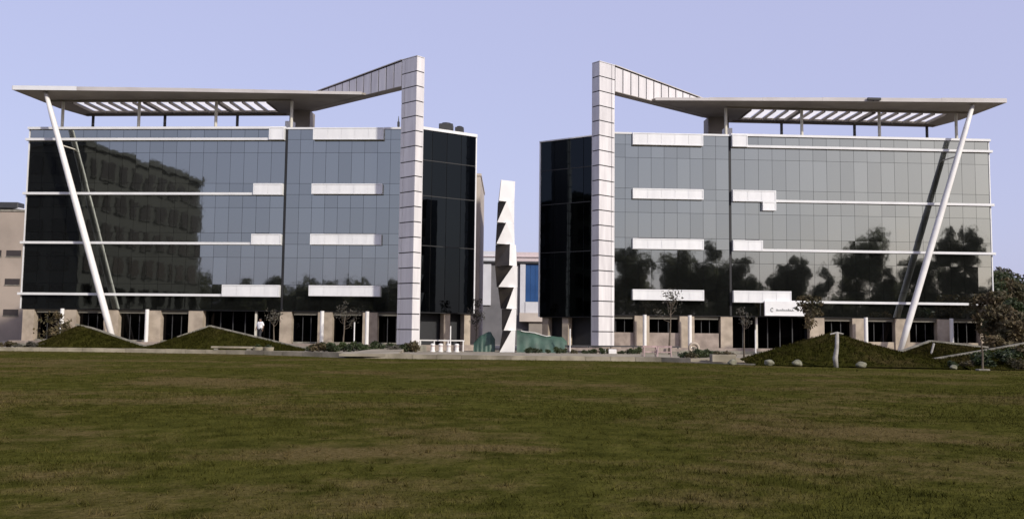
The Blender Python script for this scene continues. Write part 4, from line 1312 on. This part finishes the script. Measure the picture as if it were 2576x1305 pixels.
for sx in (-1, 1):                      # hands: palm and five fingers
    w_ = Vector(J['lw'] if sx > 0 else J['rw'])
    ch_ = [tuple(w_), tuple(w_ + Vector((0, -0.01, -0.09)))]
    ee, rr_ = [(0, 1)], [0.03, 0.034]
    for q_ in range(4):
        b_ = w_ + Vector((0, -0.035 + q_ * 0.022, -0.10))
        i0 = len(ch_)
        ch_ += [tuple(b_), tuple(b_ + Vector((-sx * 0.01, -0.005, -0.045))), tuple(b_ + Vector((-sx * 0.03, -0.008, -0.075 + 0.008 * abs(q_ - 1))))]
        ee += [(1, i0), (i0, i0 + 1), (i0 + 1, i0 + 2)]
        rr_ += [0.011, 0.009, 0.008]
    i0 = len(ch_)
    ch_ += [tuple(w_ + Vector((0, -0.05, -0.06))), tuple(w_ + Vector((-sx * 0.01, -0.07, -0.10)))]
    ee += [(0, i0), (i0, i0 + 1)]
    rr_ += [0.012, 0.010]
    skin_part('hand', ch_, ee, rr_, 'skin', pr, sub=1)


# ------------------------------------------------------------------ lawn grass blades
def blades(n, y0, y1, h0, h1, w, pw):
    t = RNG.random(n)
    y = (y0 ** pw + (y1 ** pw - y0 ** pw) * t) ** (1 / pw)
    x = (RNG.random(n) * 2 - 1) * (0.66 * y + 2.0)
    lim = np.interp(x, [-200, -38, -29, -20, -14, -10, 0, 8, 10.2, 12.4, 14.5, 20.4, 27, 60, 200],
                    [69.5, 70, 70.2, 68.4, 64.5, 61.4, 60.3, 60.4, 59.6, 57.0, 55.2, 53.0, 51.2, 44, 30])
    ok = y < lim - 0.1
    x, y = x[ok], y[ok]
    m = len(x)
    z = 0.02 * np.sin(x * 0.21 + y * 0.13) + 0.015 * np.sin(y * 0.37 - x * 0.1) - 0.005
    P_ = np.stack([x, y, z], 1)
    patch = 0.75 + 0.35 * np.sin(x * 0.9 + 1.3 * np.sin(y * 0.5)) * np.sin(y * 0.7 + np.sin(x * 0.6))
    an = RNG.uniform(0, 2 * np.pi, m)
    d = np.stack([np.cos(an), np.sin(an), np.zeros(m)], 1) * w * RNG.uniform(0.6, 1.4, (m, 1))
    tip = P_ + np.stack([RNG.normal(0, 0.022, m), RNG.normal(0, 0.022, m), RNG.uniform(h0, h1, m) * patch], 1)
    return np.stack([P_ - d, P_ + d, tip], 1).reshape(-1, 3)


V = np.concatenate([blades(230000, 6.5, 20, 0.02, 0.055, 0.0045, 1.6), blades(160000, 18, 40, 0.025, 0.06, 0.009, 1.6), blades(70000, 38, 70, 0.03, 0.06, 0.018, 1.8)])
# coarser tufts and straw scattered through the near turf
nc = 2600
cy_ = (6.8 ** 1.6 + (30 ** 1.6 - 6.8 ** 1.6) * RNG.random(nc)) ** (1 / 1.6)
cx_ = (RNG.random(nc) * 2 - 1) * (0.62 * cy_ + 1.5)
nb_ = 12
bx_ = np.repeat(cx_, nb_) + RNG.normal(0, 0.03, nc * nb_)
by_ = np.repeat(cy_, nb_) + RNG.normal(0, 0.03, nc * nb_)
bz_ = 0.02 * np.sin(bx_ * 0.21 + by_ * 0.13) + 0.015 * np.sin(by_ * 0.37 - bx_ * 0.1) - 0.005
Pb = np.stack([bx_, by_, bz_], 1)
an_ = RNG.uniform(0, 2 * np.pi, nc * nb_)
db = np.stack([np.cos(an_), np.sin(an_), np.zeros(nc * nb_)], 1) * 0.006
tb2 = Pb + np.stack([RNG.normal(0, 0.045, nc * nb_), RNG.normal(0, 0.045, nc * nb_), np.repeat(RNG.uniform(0.04, 0.10, nc), nb_) * RNG.uniform(0.6, 1.1, nc * nb_)], 1)
V = np.concatenate([V, np.stack([Pb - db, Pb + db, tb2], 1).reshape(-1, 3)])
gr = link('grass', raw_mesh('grass', V, 3, 'turf'))
tag(gr, 'short mown grass blades covering the lawn', 'grass', kind='stuff')
